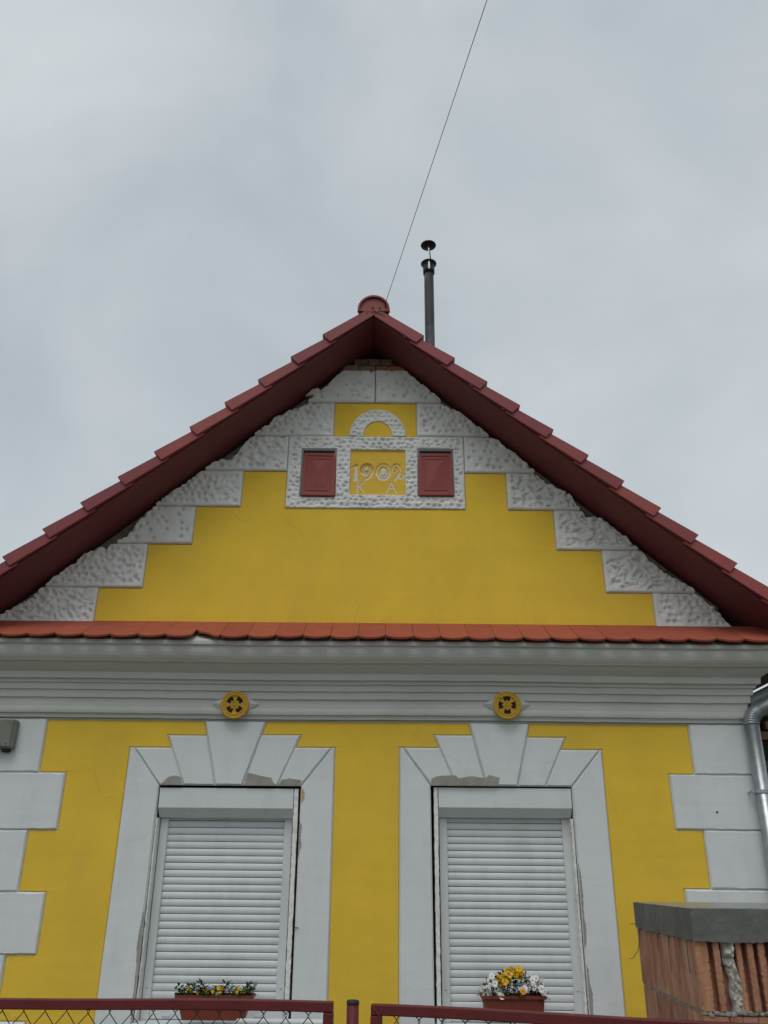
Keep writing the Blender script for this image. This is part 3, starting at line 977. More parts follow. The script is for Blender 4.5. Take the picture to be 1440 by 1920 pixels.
# round cast vents
for vi, (cx_, cz_) in enumerate(VC):
    vent = empty('round_vent', (cx_, -0.0795, cz_))
    vent.parent = house
    bm = bmesh.new()
    lathe(bm, [(0.064, 0.0), (0.101, 0.0), (0.103, 0.012), (0.098, 0.022), (0.090, 0.024), (0.086, 0.019), (0.078, 0.019), (0.074, 0.025), (0.068, 0.025), (0.064, 0.016), (0.064, 0.001)], (0, 0, 0), 48, 'Y')
    bm.faces.ensure_lookup_table()
    for f in [f for f in bm.faces if len(f.verts) > 4]:
        bm.faces.remove(f)
    from_bm('rim', bm, 'vent', vent, True)
    bm = bmesh.new()
    lathe(bm, [(0.0645, 0.0), (0.0645, 0.003)], (0, 0, 0), 32, 'Y')
    from_bm('dark_backing', bm, 'dark', vent)
    for k in range(16):
        a = 2 * math.pi * k / 16
        bm = bmesh.new()
        lathe(bm, [(0.0045, 0.018), (0.0045, 0.022), (0.002, 0.0235)], (0.082 * math.cos(a), 0, 0.082 * math.sin(a)), 7, 'Y')
        from_bm('bead', bm, 'vent', vent)
    off = 0 if vi == 0 else math.pi / 4
    for k in range(4):
        a = off + math.pi / 2 * k
        bm = bmesh.new()
        # flared fleur from the hub to the rim
        sh = [(0.030, .012), (0.040, .009), (0.048, .014), (0.054, .019), (0.062, .021), (0.066, .012)]
        l_ = [(r_, w_) for r_, w_ in sh] + [(r_, -w_) for r_, w_ in sh[::-1]]
        co = [(r_ * math.cos(a) - w_ * math.sin(a), r_ * math.sin(a) + w_ * math.cos(a)) for r_, w_ in l_]
        a0 = [bm.verts.new((x, -0.0035, z)) for x, z in co]
        a1 = [bm.verts.new((x, -0.013, z)) for x, z in co]
        bm.faces.new(a0[::-1])
        bm.faces.new(a1)
        for i in range(len(co)):
            j = (i + 1) % len(co)
            bm.faces.new((a0[i], a0[j], a1[j], a1[i]))
        from_bm('spoke', bm, 'vent', vent)
    bm = bmesh.new()
    nn = 48
    lay = []
    for hh, sc in ((0.0035, 1.0), (0.016, 1.0), (0.021, 0.72), (0.016, 0.42), (0.024, 0.25)):
        lay.append([bm.verts.new((sc * (0.034 + 0.005 * math.cos(8 * 2 * math.pi * k / nn)) * math.cos(2 * math.pi * k / nn), -hh, sc * (0.034 + 0.005 * math.cos(8 * 2 * math.pi * k / nn)) * math.sin(2 * math.pi * k / nn))) for k in range(nn)])
    for a, b in zip(lay, lay[1:]):
        for k in range(nn):
            bm.faces.new((a[k], a[(k + 1) % nn], b[(k + 1) % nn], b[k]))
    bm.faces.new(lay[-1])
    from_bm('rosette', bm, 'vent', vent)

# ---- coping tiles on the cornice (one broken)
TW = 0.1998
k0 = -17
for k in range(k0, 18):
    xl = 0.1235 + k * TW - 0.002
    x0, x1 = xl + 0.0015, xl + TW - 0.0015
    if x0 < XL - 0.36 or x1 > XR + 0.40:
        continue
    broken = (k == -7)
    bm = bmesh.new()
    n = 12
    pb, zb, pt, ztp = 0.372, 3.188, 0.004, 3.398
    dirn = Vector((0, -(pb - pt), zb - ztp))
    Lg = dirn.length
    dirn.normalize()
    nrm = Vector((0, dirn.z, -dirn.y))
    if nrm.z < 0:
        nrm = -nrm
    tl, lift = random.uniform(-.003, .003), random.uniform(0, .005)
    tops, bots = [], []
    for i in range(n + 1):
        t = i / n
        x = x0 + (x1 - x0) * t
        e = abs(2 * t - 1)
        ln = Lg + 0.014 - 0.054 * e ** 2.2
        if broken:
            ln = Lg - 0.155 * (1 - t) ** 1.5 + (0.012 * math.sin(t * 9)) - 0.012
        row = []
        for s_ in (0.0, 0.55, 1.0):
            b_ = Vector((x, -pt, ztp)) + dirn * (ln * s_) + nrm * (lift * s_ + tl * (2 * t - 1) * s_)
            row.append((b_, b_ + nrm * 0.014))
        tops.append([bm.verts.new(q[1]) for q in row])
        bots.append([bm.verts.new(q[0]) for q in row])
    for i in range(n):
        for j in range(2):
            bm.faces.new((tops[i][j], tops[i][j + 1], tops[i + 1][j + 1], tops[i + 1][j]))
            bm.faces.new((bots[i][j], bots[i + 1][j], bots[i + 1][j + 1], bots[i][j + 1]))
        bm.faces.new((tops[i][2], bots[i][2], bots[i + 1][2], tops[i + 1][2]))
        bm.faces.new((tops[i][0], tops[i + 1][0], bots[i + 1][0], bots[i][0]))
    for i in (0, n):
        for j in range(2):
            bm.faces.new((tops[i][j], bots[i][j], bots[i][j + 1], tops[i][j + 1]))
    o = from_bm('coping_tile', bm, 'coping', house)
    if broken:
        o['label'] = 'broken coping tile with its lower corner missing'

# ---- quoins
for xe, z0, z1 in ql:
    slab('quoin', [(XL - .004, z0), (xe, z0), (xe, z1), (XL - .004, z1)], -0.028, 0.006, 0.023, 0.010, 'white', house, .0022)
for xe, z0, z1 in qr:
    slab('quoin', [(xe, z0), (XW + .004, z0), (XW + .004, z1), (xe, z1)], -0.028, 0.006, 0.023, 0.010, 'white', house, .0022)
# struck line under the cornice
box('paint_fillet', XL + .02, XR - .02, -0.010, -0.0005, 2.6625, 2.669, 'white', house, .002)

# ---- window surrounds
def surround(side):
    if side == 'L':
        key = [(-1.197, 2.660), (-.744, 2.660), (-.889, 2.207), (-1.083, 2.207)]
        vs_ = [[(-1.456, 2.554), (-1.1695, 2.554), (-1.083, 2.207), (-1.308, 2.207)], [(-.778, 2.560), (-.488, 2.562), (-.642, 2.207), (-.889, 2.207)],
               [(-1.690, 2.466), (-1.4185, 2.466), (-1.308, 2.207), (-1.478, 2.207)], [(-.5295, 2.474), (-.262, 2.474), (-.474, 2.207), (-.642, 2.207)]]
        jl = [(-1.722, 2.466), (-1.692, 2.466), (-1.482, 2.205), (-1.490, .70), (-1.735, .70)]
        jr = [(-.260, 2.474), (-.239, 2.474), (-.237, .70), (-.470, .70), (-.472, 2.205)]
        sp = (-1.735, -.237)
    else:
        key = [(.738, 2.660), (1.181, 2.660), (1.071, 2.218), (.847, 2.218)]
        vs_ = [[(.480, 2.570), (.7615, 2.570), (.847, 2.218), (.634, 2.218)], [(1.156, 2.560), (1.436, 2.560), (1.269, 2.218), (1.071, 2.218)],
               [(.254, 2.480), (.520, 2.480), (.634, 2.218), (.454, 2.218)], [(1.393, 2.475), (1.680, 2.475), (1.454, 2.218), (1.269, 2.218)]]
        jl = [(.231, 2.480), (.252, 2.480), (.452, 2.216), (.458, .70), (.227, .70)]
        jr = [(1.682, 2.475), (1.692, 2.475), (1.690, .70), (1.458, .70), (1.456, 2.216)]
        sp = (.227, 1.690)
    slab('keystone', key, -.001, .007, .029, .012, 'white', house)
    for v in vs_:
        slab('voussoir', v, -.001, .006, .023, .011, 'white', house)
    slab('window_jamb', jl, -.028, .007, .021, .009, 'white', house, .0018)
    slab('window_jamb', jr, -.028, .007, .021, .009, 'white', house, .0018)
    return sp
for s in 'LR':
    sp = surround(s)
# bare cement patches where finish has fallen off
def patch(name, pts, p, material='render_coat', seed=0):
    r_ = random.Random(seed)
    ring = []
    for a, b in zip(pts, pts[1:] + pts[:1]):
        k = max(2, int(math.hypot(b[0] - a[0], b[1] - a[1]) / .008))
        for i in range(k):
            t = i / k
            ring.append((a[0] + (b[0] - a[0]) * t + r_.uniform(-.002, .002), a[1] + (b[1] - a[1]) * t + r_.uniform(-.002, .002)))
    bm = bmesh.new()
    f0 = [bm.verts.new((x, -p + .003, z)) for x, z in ring]
    f1 = [bm.verts.new((x, -p, z)) for x, z in ring]
    n = len(ring)
    for i in range(n):
        bm.faces.new((f0[i], f0[(i + 1) % n], f1[(i + 1) % n], f1[i]))
    from mathutils.geometry import tessellate_polygon
    for t_ in tessellate_polygon([[Vector((v.co.x, v.co.z, 0)) for v in f1]]):
        bm.faces.new([f1[k] for k in t_])
    return from_bm(name, bm, material, house)
patch('cement_patch', [(-1.470, 2.209), (-1.318, 2.209), (-1.335, 2.262), (-1.37, 2.272), (-1.42, 2.262)], .0252, seed=1)
patch('cement_patch', [(-.875, 2.209), (-.655, 2.209), (-.685, 2.262), (-.75, 2.272), (-.855, 2.295)], .0252, seed=2)
patch('cement_patch', [(-.635, 2.209), (-.480, 2.209), (-.470, 2.245), (-.55, 2.258), (-.61, 2.250)], .0252, seed=3)
patch('cement_patch', [(.462, 2.220), (.80, 2.220), (.93, 2.222), (.945, 2.275), (.87, 2.292), (.84, 2.270), (.74, 2.285), (.65, 2.268), (.63, 2.290), (.50, 2.282), (.455, 2.262)], .0312, seed=4)
patch('ochre_patch', [(-.466, 2.195), (-.446, 2.170), (-.442, 2.130), (-.466, 2.085)], .0232, 'ochre', 5)
patch('cement_patch', [(-1.487, 1.40), (-1.494, 1.38), (-1.506, 1.27), (-1.510, 1.18), (-1.500, 1.08), (-1.498, .92), (-1.505, .84), (-1.490, .72)], .0232, seed=6)
patch('cement_patch', [(1.459, 1.72), (1.470, 1.66), (1.474, 1.52), (1.469, 1.42), (1.478, 1.31), (1.470, 1.22), (1.459, 1.20)], .0232, seed=7)
patch('cement_patch', [(1.460, 1.10), (1.472, 1.07), (1.474, .99), (1.486, .93), (1.478, .74), (1.460, .72)], .0232, seed=8)
patch('cement_patch', [(-.470, 1.98), (-.452, 1.94), (-.458, 1.86), (-.448, 1.82), (-.470, 1.74)], .0232, seed=9)

# ---- roller shutters
def shutter(x0, x1, z_top, x_foam, side):
    """x0..x1: box; x_foam: the strip of foam on the inner side of the opening."""
    sh = empty('roller_shutter', ((x0 + x1) / 2, 0, .76))
    sh.parent = house
    ox, oz = (x0 + x1) / 2, .76
    def B(name, a, b, y0, y1, c, d, m_, bev=.002):
        return box(name, a - ox, b - ox, y0, y1, c - oz, d - oz, m_, sh, bev)
    # box with sloped underside
    bm = bmesh.new()
    q = [(-.004, z_top), (-.004, z_top - .134), (.056, z_top - .196), (.190, z_top - .196), (.190, z_top)]
    a = [bm.verts.new((x0 - ox, y, z - oz)) for y, z in q]
    b = [bm.verts.new((x1 - ox, y, z - oz)) for y, z in q]
    bm.faces.new(a)
    bm.faces.new(b[::-1])
    for i in range(5):
        j = (i + 1) % 5
        bm.faces.new((a[i], b[i], b[j], a[j]))
    bmesh.ops.bevel(bm, geom=bm.edges[:], offset=.0025, segments=2, affect='EDGES', profile=.5)
    from_bm('shutter_box', bm, 'pvc', sh)
    zb = z_top - .1965
    gw = .055
    zs_ = .748
    for gx0, gx1 in ((x0 + .008, x0 + .008 + gw), (x1 - .008 - gw, x1 - .008)):
        o = B('guide_rail', gx0, gx1, .085, .140, zs_, zb, 'pvc', .003)
        bm = bmesh.new()
        lathe(bm, [(.007, 0), (.007, .004), (.003, .006)], ((gx0 + gx1) / 2 - ox, .0845, .94 - oz), 10, 'Y')
        from_bm('screw_cap', bm, 'pvc', sh, True)
    a_, b_ = x0 + .008 + gw - .008, x1 - .008 - gw + .008
    # slats: one convex profile, shared mesh
    pitch = .0463
    bm = bmesh.new()
    hs = pitch - .0035
    pr = [(.014, 0.0), (.006, .0), (.0025, .006), (.0, .016), (.0, .026), (.003, hs - .006), (.0075, hs), (.014, hs)]
    A_ = [bm.verts.new((a_ - ox, y, z)) for y, z in pr]
    B_ = [bm.verts.new((b_ - ox, y, z)) for y, z in pr]
    bm.faces.new(A_)
    bm.faces.new(B_[::-1])
    for i in range(len(pr)):
        j = (i + 1) % len(pr)
        f = bm.faces.new((A_[i], B_[i], B_[j], A_[j]))
    bmesh.ops.recalc_face_normals(bm, faces=bm.faces[:])
    me = bpy.data.meshes.new('slat')
    bm.to_mesh(me)
    bm.free()
    me.materials.append(M['pvc'])
    z = .822
    n = 0
    while z + hs < zb + .03:
        o = bpy.data.objects.new('slat', me)
        C.objects.link(o)
        o.parent = sh
        o.location = (random.uniform(-.0008, .0008), .104 + random.uniform(-.0006, .0006), z - oz)
        z += pitch
    B('slat_gap_back', a_, b_, .1205, .126, .815, zb, 'dark', 0)  # dark sheet behind the slats, shade of the gaps put into its colour
    B('bottom_bar', a_, b_, .100, .118, zs_ + .004, .818, 'pvc', .003)
    for xx in (a_ + .09, b_ - .15):
        B('bottom_stop', xx, xx + .055, .090, .0995, .768, .784, 'pvc', .002)
    # foam strips filling the opening beside the frame
    for nm, (fa, fb, y0) in (('foam_strip', x_foam), ('foam_reveal', (x0 - .0, x0 + .0, 0))):
        if fb - fa <= 0:
            continue
        bm = bmesh.new()
        rr = random.Random(int(fa * 1000))
        zz = np.linspace(zs_, z_top, 60)
        cols_ = []
        for k, zv in enumerate(zz):
            w0, w1 = rr.uniform(-.002, .002), rr.uniform(-.002, .002)
            cols_.append([bm.verts.new((fa - ox + w0, y0, zv - oz)), bm.verts.new((fb - ox + w1, y0 + rr.uniform(-.002, .002), zv - oz)), bm.verts.new((fb - ox + w1, .2, zv - oz)), bm.verts.new((fa - ox + w0, .2, zv - oz))])
        for p_, q_ in zip(cols_, cols_[1:]):
            for i in range(4):
                j = (i + 1) % 4
                bm.faces.new((p_[i], p_[j], q_[j], q_[i]))
        bm.faces.new(cols_[0])
        bm.faces.new(cols_[-1][::-1])
        from_bm(nm, bm, 'foam', sh)
    # foam-lined reveal on the outer side, below the box
    return sh
def reveal_strip(sh, fa, fb, y0, z0, z1, seed):
    ox, oz = sh.location.x, sh.location.z
    rr = random.Random(seed)
    bm = bmesh.new()
    cols_ = []
    for zv in np.linspace(z0, z1, 60):
        w0, w1 = rr.uniform(-.0025, .0025), rr.uniform(-.001, .001)
        cols_.append([bm.verts.new((fa - ox + w0, y0 + rr.uniform(-.002, .002), zv - oz)), bm.verts.new((fb - ox + w1, y0, zv - oz)), bm.verts.new((fb - ox, .2, zv - oz)), bm.verts.new((fa - ox, .2, zv - oz))])
    for p_, q_ in zip(cols_, cols_[1:]):
        for i in range(4):
            j = (i + 1) % 4
            bm.faces.new((p_[i], p_[j], q_[j], q_[i]))
    bm.faces.new(cols_[0])
    bm.faces.new(cols_[-1][::-1])
    return from_bm('foam_reveal', bm, 'foam', sh)
sL = shutter(-1.474, -.522, 2.190, (-.517, -.488, -.004), 'L')
reveal_strip(sL, -1.481, -1.471, .004, .748, 1.990, 3)
sR = shutter(.506, 1.450, 2.207, (.474, .501, -.004), 'R')
reveal_strip(sR, 1.436, 1.4505, .004, .748, 2.005, 4)
for i, (a, b) in enumerate(WX):
    box('recess_back', a + .02, b - .02, .235, .245, .72, 2.19, 'dark', house, 0)  # near-black back of the window recess, its shade put into the colour
    bm = bmesh.new()
    q = [(-.215, .738), (-.215, .722), (.24, .722), (.24, .752)]
    va = [bm.verts.new((a + .004, y, z)) for y, z in q]
    vb = [bm.verts.new((b - .004, y, z)) for y, z in q]
    bm.faces.new(va)
    bm.faces.new(vb[::-1])
    for k in range(4):
        bm.faces.new((va[k], vb[k], vb[(k + 1) % 4], va[(k + 1) % 4]))
    from_bm('window_sill', bm, 'white', house)

# ---- small nails and stains
def nail(x, z, ln, p):
    bm = bmesh.new()
    tube(bm, [(x, -p + .004, z), (x, -p - .012, z), (x + ln, -p - .016, z - .004)], .003, 6)
    return from_bm('nail', bm, 'wire', house)
nail(2.46, 2.06, .004, .021)
nail(-.470, 1.305, .028, .018)
nail(-.60, 4.645, -.022, .012)
bm = bmesh.new()
lathe(bm, [(.011, 0), (.011, .002), (.006, .003)], (2.465, -.0205, 2.055), 9, 'Y')
from_bm('drill_hole', bm, 'dark', house)

# ---- downpipe with corrugated elbow, clamp and eaves gutter
dp = empty('downpipe')
dp.parent = house
PXc, PYc, PR = 2.778, -0.092, .051
bm = bmesh.new()
tube(bm, [(PXc, PYc, 0.05), (PXc, PYc, 1.0), (PXc, PYc, 2.66)], PR, 24)
from_bm('pipe', bm, 'zinc', dp, True)
bm = bmesh.new()
pts, rads = [], []
turn = R(62)
Rb = .10
n = 44
for i in range(n + 1):
    a = turn * i / n
    pts.append(Vector((PXc + Rb * (1 - math.cos(a)), PYc, 2.655 + Rb * math.sin(a))))
    rads.append(PR + .003 + .0042 * math.sin(i / n * 2 * math.pi * 7.5))
tube(bm, pts, rads, 24)
from_bm('elbow', bm, 'zinc', dp, True)
e = pts[-1]
d_ = Vector((math.sin(turn), 0.0, math.cos(turn)))
bm = bmesh.new()
tube(bm, [e, e + d_ * .50], PR, 24)
from_bm('offset_pipe', bm, 'zinc', dp, True)
e2 = e + d_ * .50
bm = bmesh.new()
tube(bm, [e2 - d_ * .02, e2 + d_ * .04, e2 + Vector((.06, 0, .10)), e2 + Vector((.06, 0, .22))], PR, 20)
from_bm('gutter_outlet', bm, 'zinc', dp, True)
bm = bmesh.new()
lathe(bm, [(PR + .001, 2.178), (PR + .004, 2.178), (PR + .004, 2.200), (PR + .001, 2.200)], (PXc, PYc, 0), 24)
bx(bm, PXc - .085, PXc - .052, PYc - .006, PYc + .008, 2.180, 2.198, .002)
tube(bm, [(PXc - .072, PYc - .010, 2.189), (PXc - .072, PYc + .075, 2.189)], .006, 8)
from_bm('pipe_clamp', bm, 'zinc', dp)
bm = bmesh.new()
gxc, gzc = 3.36, 3.10
prof_g = [(.07 * math.cos(math.pi + math.pi * i / 12), .07 * math.sin(math.pi + math.pi * i / 12)) for i in range(13)]
a = [bm.verts.new((gxc + x, -.40, gzc + z)) for x, z in prof_g]
b = [bm.verts.new((gxc + x, LEN, gzc + z)) for x, z in prof_g]
for i in range(12):
    bm.faces.new((a[i], b[i], b[i + 1], a[i + 1]))
from_bm('gutter', bm, 'zinc', dp, True)

# ---- broken masonry behind the downpipe, at the start of the side porch
pier = empty('porch_masonry')
pier.parent = house
box('porch_core', 2.84, 3.55, .45, .75, 0, 2.83, 'dark', pier, 0)
z = 1.2
row = 0
while z < 2.80:
    x = 2.85 - (.12 if row % 2 else 0)
    while x < 3.5:
        if random.random() < .72:
            bm = bmesh.new()
            bx(bm, max(x, 2.85), x + .235, .40 + random.uniform(0, .03), .449, z, z + .062, .004)
            for v in bm.verts:
                v.co += Vector((random.uniform(-.004, .004), random.uniform(-.003, .003), random.uniform(-.004, .004)))
            from_bm('brick', bm, 'brick', pier)
        x += .25
    z += .075
    row += 1
for i in range(7):
    lump('plaster_crumb', (2.90 + i * .075, 0.40, 2.83 + .03 * math.sin(i * 1.7) + i * .012), (.05, .06, .035), 'mortar', pier, 60 + i)

# ================================================================== OTHER THINGS
# ---- overhead cable from the ridge to a pole across the street
A0 = Vector((.098, -OV - .062, 6.062))
B0 = Vector((0.691, -2.9, 6.4295))
dirc = (B0 - A0)
bm = bmesh.new()
pts = []
for i in range(40):
    t = i / 39 * 7.0
    p = A0 + dirc * t
    p.z -= 0.006 * t * (7 - t) - (0.006 * 1 * 6) * min(t, 1)
    pts.append(p)
tube(bm, pts, .0023, 6)
tube(bm, [A0 + Vector((0, .05, -.012)), A0, A0 + Vector((.0, 0, .0)) + dirc * .004], .005, 6)
tag(from_bm('overhead_cable', bm, 'cable'), 'thin black overhead cable strung from the roof ridge into the sky', 'cable')

# ---- grey box on the left quoin
gb = empty('meter_box', (-2.66, -.021, 2.44))
tag(gb, 'weathered grey metal box on the white quoin under the cornice', 'electrical box')
bm = bmesh.new()
bx(bm, -.16, .118, -.075, -.001, .0, .205, .012)
from_bm('housing', bm, 'box_grey', gb)
bm = bmesh.new()
bx(bm, -.165, .102, -.083, -.0755, .012, .200, .003)
from_bm('cover', bm, 'box_grey', gb)
bm = bmesh.new()
lathe(bm, [(.005, 0.0), (.005, .003), (.002, .004)], (.075, -.0835, .032), 9, 'Y')
from_bm('screw', bm, 'dark', gb)
bm = bmesh.new()
lathe(bm, [(.026, -.022), (.030, -.018), (.030, .002)], (.065, -.035, 0), 16)
from_bm('cable_gland', bm, 'dark', gb, True)

# ---- planters
def leaf_mesh(bm, c, az, el, ln, wd):
    d = Vector((math.cos(az) * math.cos(el), math.sin(az) * math.cos(el), math.sin(el)))
    s_ = Vector((-math.sin(az), math.cos(az), 0))
    u_ = d.cross(s_)
    c = Vector(c)
    P = [c, c + d * ln * .35 + s_ * wd * .5 + u_ * ln * .06, c + d * ln * .75 + s_ * wd * .38, c + d * ln - u_ * ln * .1, c + d * ln * .75 - s_ * wd * .38, c + d * ln * .35 - s_ * wd * .5 + u_ * ln * .06]
    mid = bm.verts.new(c + d * ln * .5 - u_ * ln * .05)
    V_ = [bm.verts.new(p) for p in P]
    for i in range(6):
        bm.faces.new((V_[i], V_[(i + 1) % 6], mid))

def pansy(c, face, size, material, parent, seed):
    """five overlapping rounded petals with a small eye"""
    rr = random.Random(seed)
    f = Vector(face).normalized()
    a = f.cross(Vector((0, 0, 1))).normalized()
    b = a.cross(f)
    bm = bmesh.new()
    for k, (ang_, ln, wd, of) in enumerate([(90 - 32, .62, .62, -.06), (90 + 32, .62, .62, -.08), (178, .56, .58, 0), (2, .56, .58, .02), (270, .58, .80, .05)]):
        ag = R(ang_ + rr.uniform(-8, 8))
        d = a * math.cos(ag) + b * math.sin(ag)
        s_ = -a * math.sin(ag) + b * math.cos(ag)
        base = Vector(c) + f * (of * size)
        rim = [(.0, .0), (.25, .32), (.6, .52), (.9, .42), (1.0, .12), (1.0, -.12), (.9, -.42), (.6, -.52), (.25, -.32)]
        vs_ = [bm.verts.new(base + d * (q * ln * size) + s_ * (w_ * wd * size) + f * (rr.uniform(-.05, .12) * size * q)) for q, w_ in rim]
        mid = bm.verts.new(base + d * (.5 * ln * size) + f * (.10 * size))
        for i in range(9):
            bm.faces.new((vs_[i], vs_[(i + 1) % 9], mid))
    o = from_bm('flower', bm, material, parent)
    bm = bmesh.new()
    bmesh.ops.create_icosphere(bm, subdivisions=1, radius=size * .11, matrix=Matrix.Translation(Vector(c) + f * size * .12))
    from_bm('flower_eye', bm, 'petal_eye', o)
    return o

def planter(x0, x1, zb, label, flowers, leaf_h, seed, nleaf, taper=.018):
    cx_ = (x0 + x1) / 2
    t = empty('flower_box', (cx_, -.13, zb))
    tag(t, label, 'flower box', 'flower boxes on the window sills')
    w = (x1 - x0) / 2
    bm = bmesh.new()
    def rr_ring(wx, wy, z, rad=.018):
        o = []
        for sx, sy, a0 in ((1, 1, 0), (-1, 1, 90), (-1, -1, 180), (1, -1, 270)):
            for k in range(4):
                a = R(a0 + 30 * k)
                o.append(bm.verts.new((sx * (wx - rad) + rad * math.cos(a), sy * (wy - rad) + rad * math.sin(a), z)))
        return o
    L_ = [rr_ring(w - taper, .058, 0), rr_ring(w - .006, .072, .120), rr_ring(w + .006, .082, .121), rr_ring(w + .007, .083, .138), rr_ring(w - .003, .073, .139), rr_ring(w - .006, .070, .112)]
    for p_, q_ in zip(L_, L_[1:]):
        n = len(p_)
        for i in range(n):
            bm.faces.new((p_[i], p_[(i + 1) % n], q_[(i + 1) % n], q_[i]))
    bm.faces.new(L_[0])
    from_bm('trough', bm, 'planter', t)
    bm = bmesh.new()
    L2 = [rr_ring(w - .007, .069, .100), rr_ring(w - .007, .069, .118)]
    for i in range(16):
        bm.faces.new((L2[0][i], L2[0][(i + 1) % 16], L2[1][(i + 1) % 16], L2[1][i]))
    bm.faces.new(L2[1])
    from_bm('soil', bm, 'soil', t)
    rr = random.Random(seed)
    bm = bmesh.new()
    for i in range(nleaf):
        x = rr.uniform(-w - .005, w + .005)
        y = rr.uniform(-.085, .07)
        hh = leaf_h(x / w)
        z = .115 + rr.random() ** .8 * hh
        leaf_mesh(bm, (x, y, z), rr.uniform(0, 2 * math.pi), rr.uniform(-.5, .9), rr.uniform(.022, .042), rr.uniform(.012, .022))
    for i in range(30):
        x = rr.uniform(-w, w)
        tube(bm, [(x, rr.uniform(-.05, .05), .11), (x + rr.uniform(-.02, .02), rr.uniform(-.07, .05), .115 + leaf_h(x / w) * .8)], .0018, 4)
    fo = from_bm('foliage', bm, 'leaf', t)
    fo['kind'] = 'stuff'
    for i, (fx, fz, fy, sz, m_) in enumerate(flowers):
        pansy((fx, fy, fz), (rr.uniform(-.5, .5), -1, rr.uniform(-.2, .5)), sz, m_, t, seed * 50 + i)
    return t
# right: a full mound of white and yellow pansies
fl = []
rr = random.Random(4)
for fx, fz in [(-.045, .285), (-.005, .295), (.035, .300), (.055, .275), (-.065, .255), (-.095, .245), (-.02, .262), (-.055, .225), (-.085, .215), (-.03, .235), (.015, .265), (.048, .255)]:
    fl.append((fx, fz - .008, -.055 + rr.uniform(-.03, .02), rr.uniform(.030, .040), 'petal_yellow'))
for fx, fz in [(-.135, .255), (-.150, .225), (-.118, .215), (-.165, .190), (-.095, .170), (-.180, .150), (-.155, .145), (.105, .255), (.120, .235), (.085, .205), (.125, .200), (.155, .205), (.170, .190), (.065, .185), (-.200, .185), (.185, .225), (-.08, .145), (.145, .245), (.185, .175)]:
    fl.append((fx, fz - .010, -.070 + rr.uniform(-.025, .025), rr.uniform(.032, .044), 'petal_white'))
fl.append((.052, .165, -.098, .032, 'petal_orange'))
planter(.752, 1.150, .797, 'terracotta flower box full of white and yellow pansies', fl, lambda t: .05 + .115 * (1 - t * t), 3, 420)
fl = []
for fx, fz, m_ in [(-.105, .150, 'petal_yellow'), (-.055, .165, 'petal_orange'), (-.045, .148, 'petal_yellow'), (.025, .178, 'petal_yellow'), (.035, .150, 'petal_yellow'), (-.01, .158, 'petal_yellow'), (.155, .175, 'petal_yellow'), (.145, .155, 'petal_yellow'), (.175, .160, 'petal_yellow'), (.02, .140, 'petal_white'), (-.16, .165, 'petal_yellow'), (.045, .18, 'petal_yellow')]:
    fl.append((fx, fz, -.062, random.uniform(.017, .024), m_))
planter(-1.186, -.704, .785, 'terracotta flower box with low dark leaves and small yellow flowers', fl, lambda t: .045 + .045 * abs(math.sin(t * 4.2 + .6)), 8, 520, .046)

# ---- fence: two gate leaves and the post between them
def gate(name, label, P0, P1, zt, zb, stile_at0, nw, seed, droop=0.0):
    root = empty(name, (P0[0], P0[1], 0))
    tag(root, label, 'gate', 'red tube gate leaves with wire mesh')
    d = Vector((P1[0] - P0[0], P1[1] - P0[1], 0))
    Ln = d.length
    root.rotation_euler = (0, 0, math.atan2(d.y, d.x))
    t = .040
    def sq(nm, x0, x1, z0, z1, dr=0):
        bm = bmesh.new()
        n = 24 if x1 - x0 > .3 else 1
        rings = []
        b = .004
        for i in range(n + 1):
            x = x0 + (x1 - x0) * i / n
            dz = dr * (x / Ln) ** 2 + (.0025 * math.sin(x * 4.0) if dr else 0)
            rings.append([bm.verts.new((x, y, z + dz)) for y, z in ((-t / 2 + b, z0), (t / 2 - b, z0), (t / 2, z0 + b), (t / 2, z1 - b), (t / 2 - b, z1), (-t / 2 + b, z1), (-t / 2, z1 - b), (-t / 2, z0 + b))])
        for p_, q_ in zip(rings, rings[1:]):
            for i in range(8):
                bm.faces.new((p_[i], p_[(i + 1) % 8], q_[(i + 1) % 8], q_[i]))
        bm.faces.new(rings[0])
        bm.faces.new(rings[-1])
        return from_bm(nm, bm, 'red_steel', root)
    sq('top_rail', .0015, Ln, zt - t, zt, droop)
    sq('stile', .0, t, zb + .0415, zt - t - .001)
    sq('stile', Ln - t, Ln, zb + .0415, zt - t - .001 + min(0, droop) )
    sq('bottom_rail', .0, Ln, zb, zb + t)
    bm = bmesh.new()
    tube(bm, [(t + .002, -t / 2 - .001, zt - t - .004), (t * .55, -t / 2 - .0025, zt - t * .55), (.004, -t / 2 - .001, zt - .004)], .0035, 6)
    from_bm('weld_bead', bm, 'red_steel', root)
    # woven wires
    cw, ch = .0475, .060
    rr = random.Random(seed)
    n = int((Ln - .08) / (2 * cw))
    for i in range(n):
        x = t + .018 + (2 * i + 1) * cw
        if x + cw > Ln - t:
            break
        pts = []
        z = zt - t + .004
        sgn = 1
        pts.append((x + .35 * cw, 0, z + .0))
        z -= .022
        k = 0
        while z > zb + t:
            xx = x + (cw if k % 2 == 1 else 0) * 1.0 + rr.uniform(-.003, .003)
            yy = .003 if k % 2 else -.003
            pts.append((xx - .002, yy, z + .005))
            pts.append((xx + .002, -yy, z - .005))
            z -= ch
            k += 1
        bm = bmesh.new()
        tube(bm, pts, .0021, 5)
        from_bm('wire', bm, 'wire', root)
        # the mirrored neighbour that hooks into it
        pts2 = [(2 * x - p[0], -p[1], p[2]) for p in pts]
        bm = bmesh.new()
        tube(bm, pts2, .0021, 5)
        from_bm('wire', bm, 'wire', root)
    return root
gl = gate('gate_leaf', 'red tube gate leaf with wire mesh in front of the left window', (-.092, -2.225), (-2.40, -2.03), 1.130, .10, True, 22, 5, -.03)
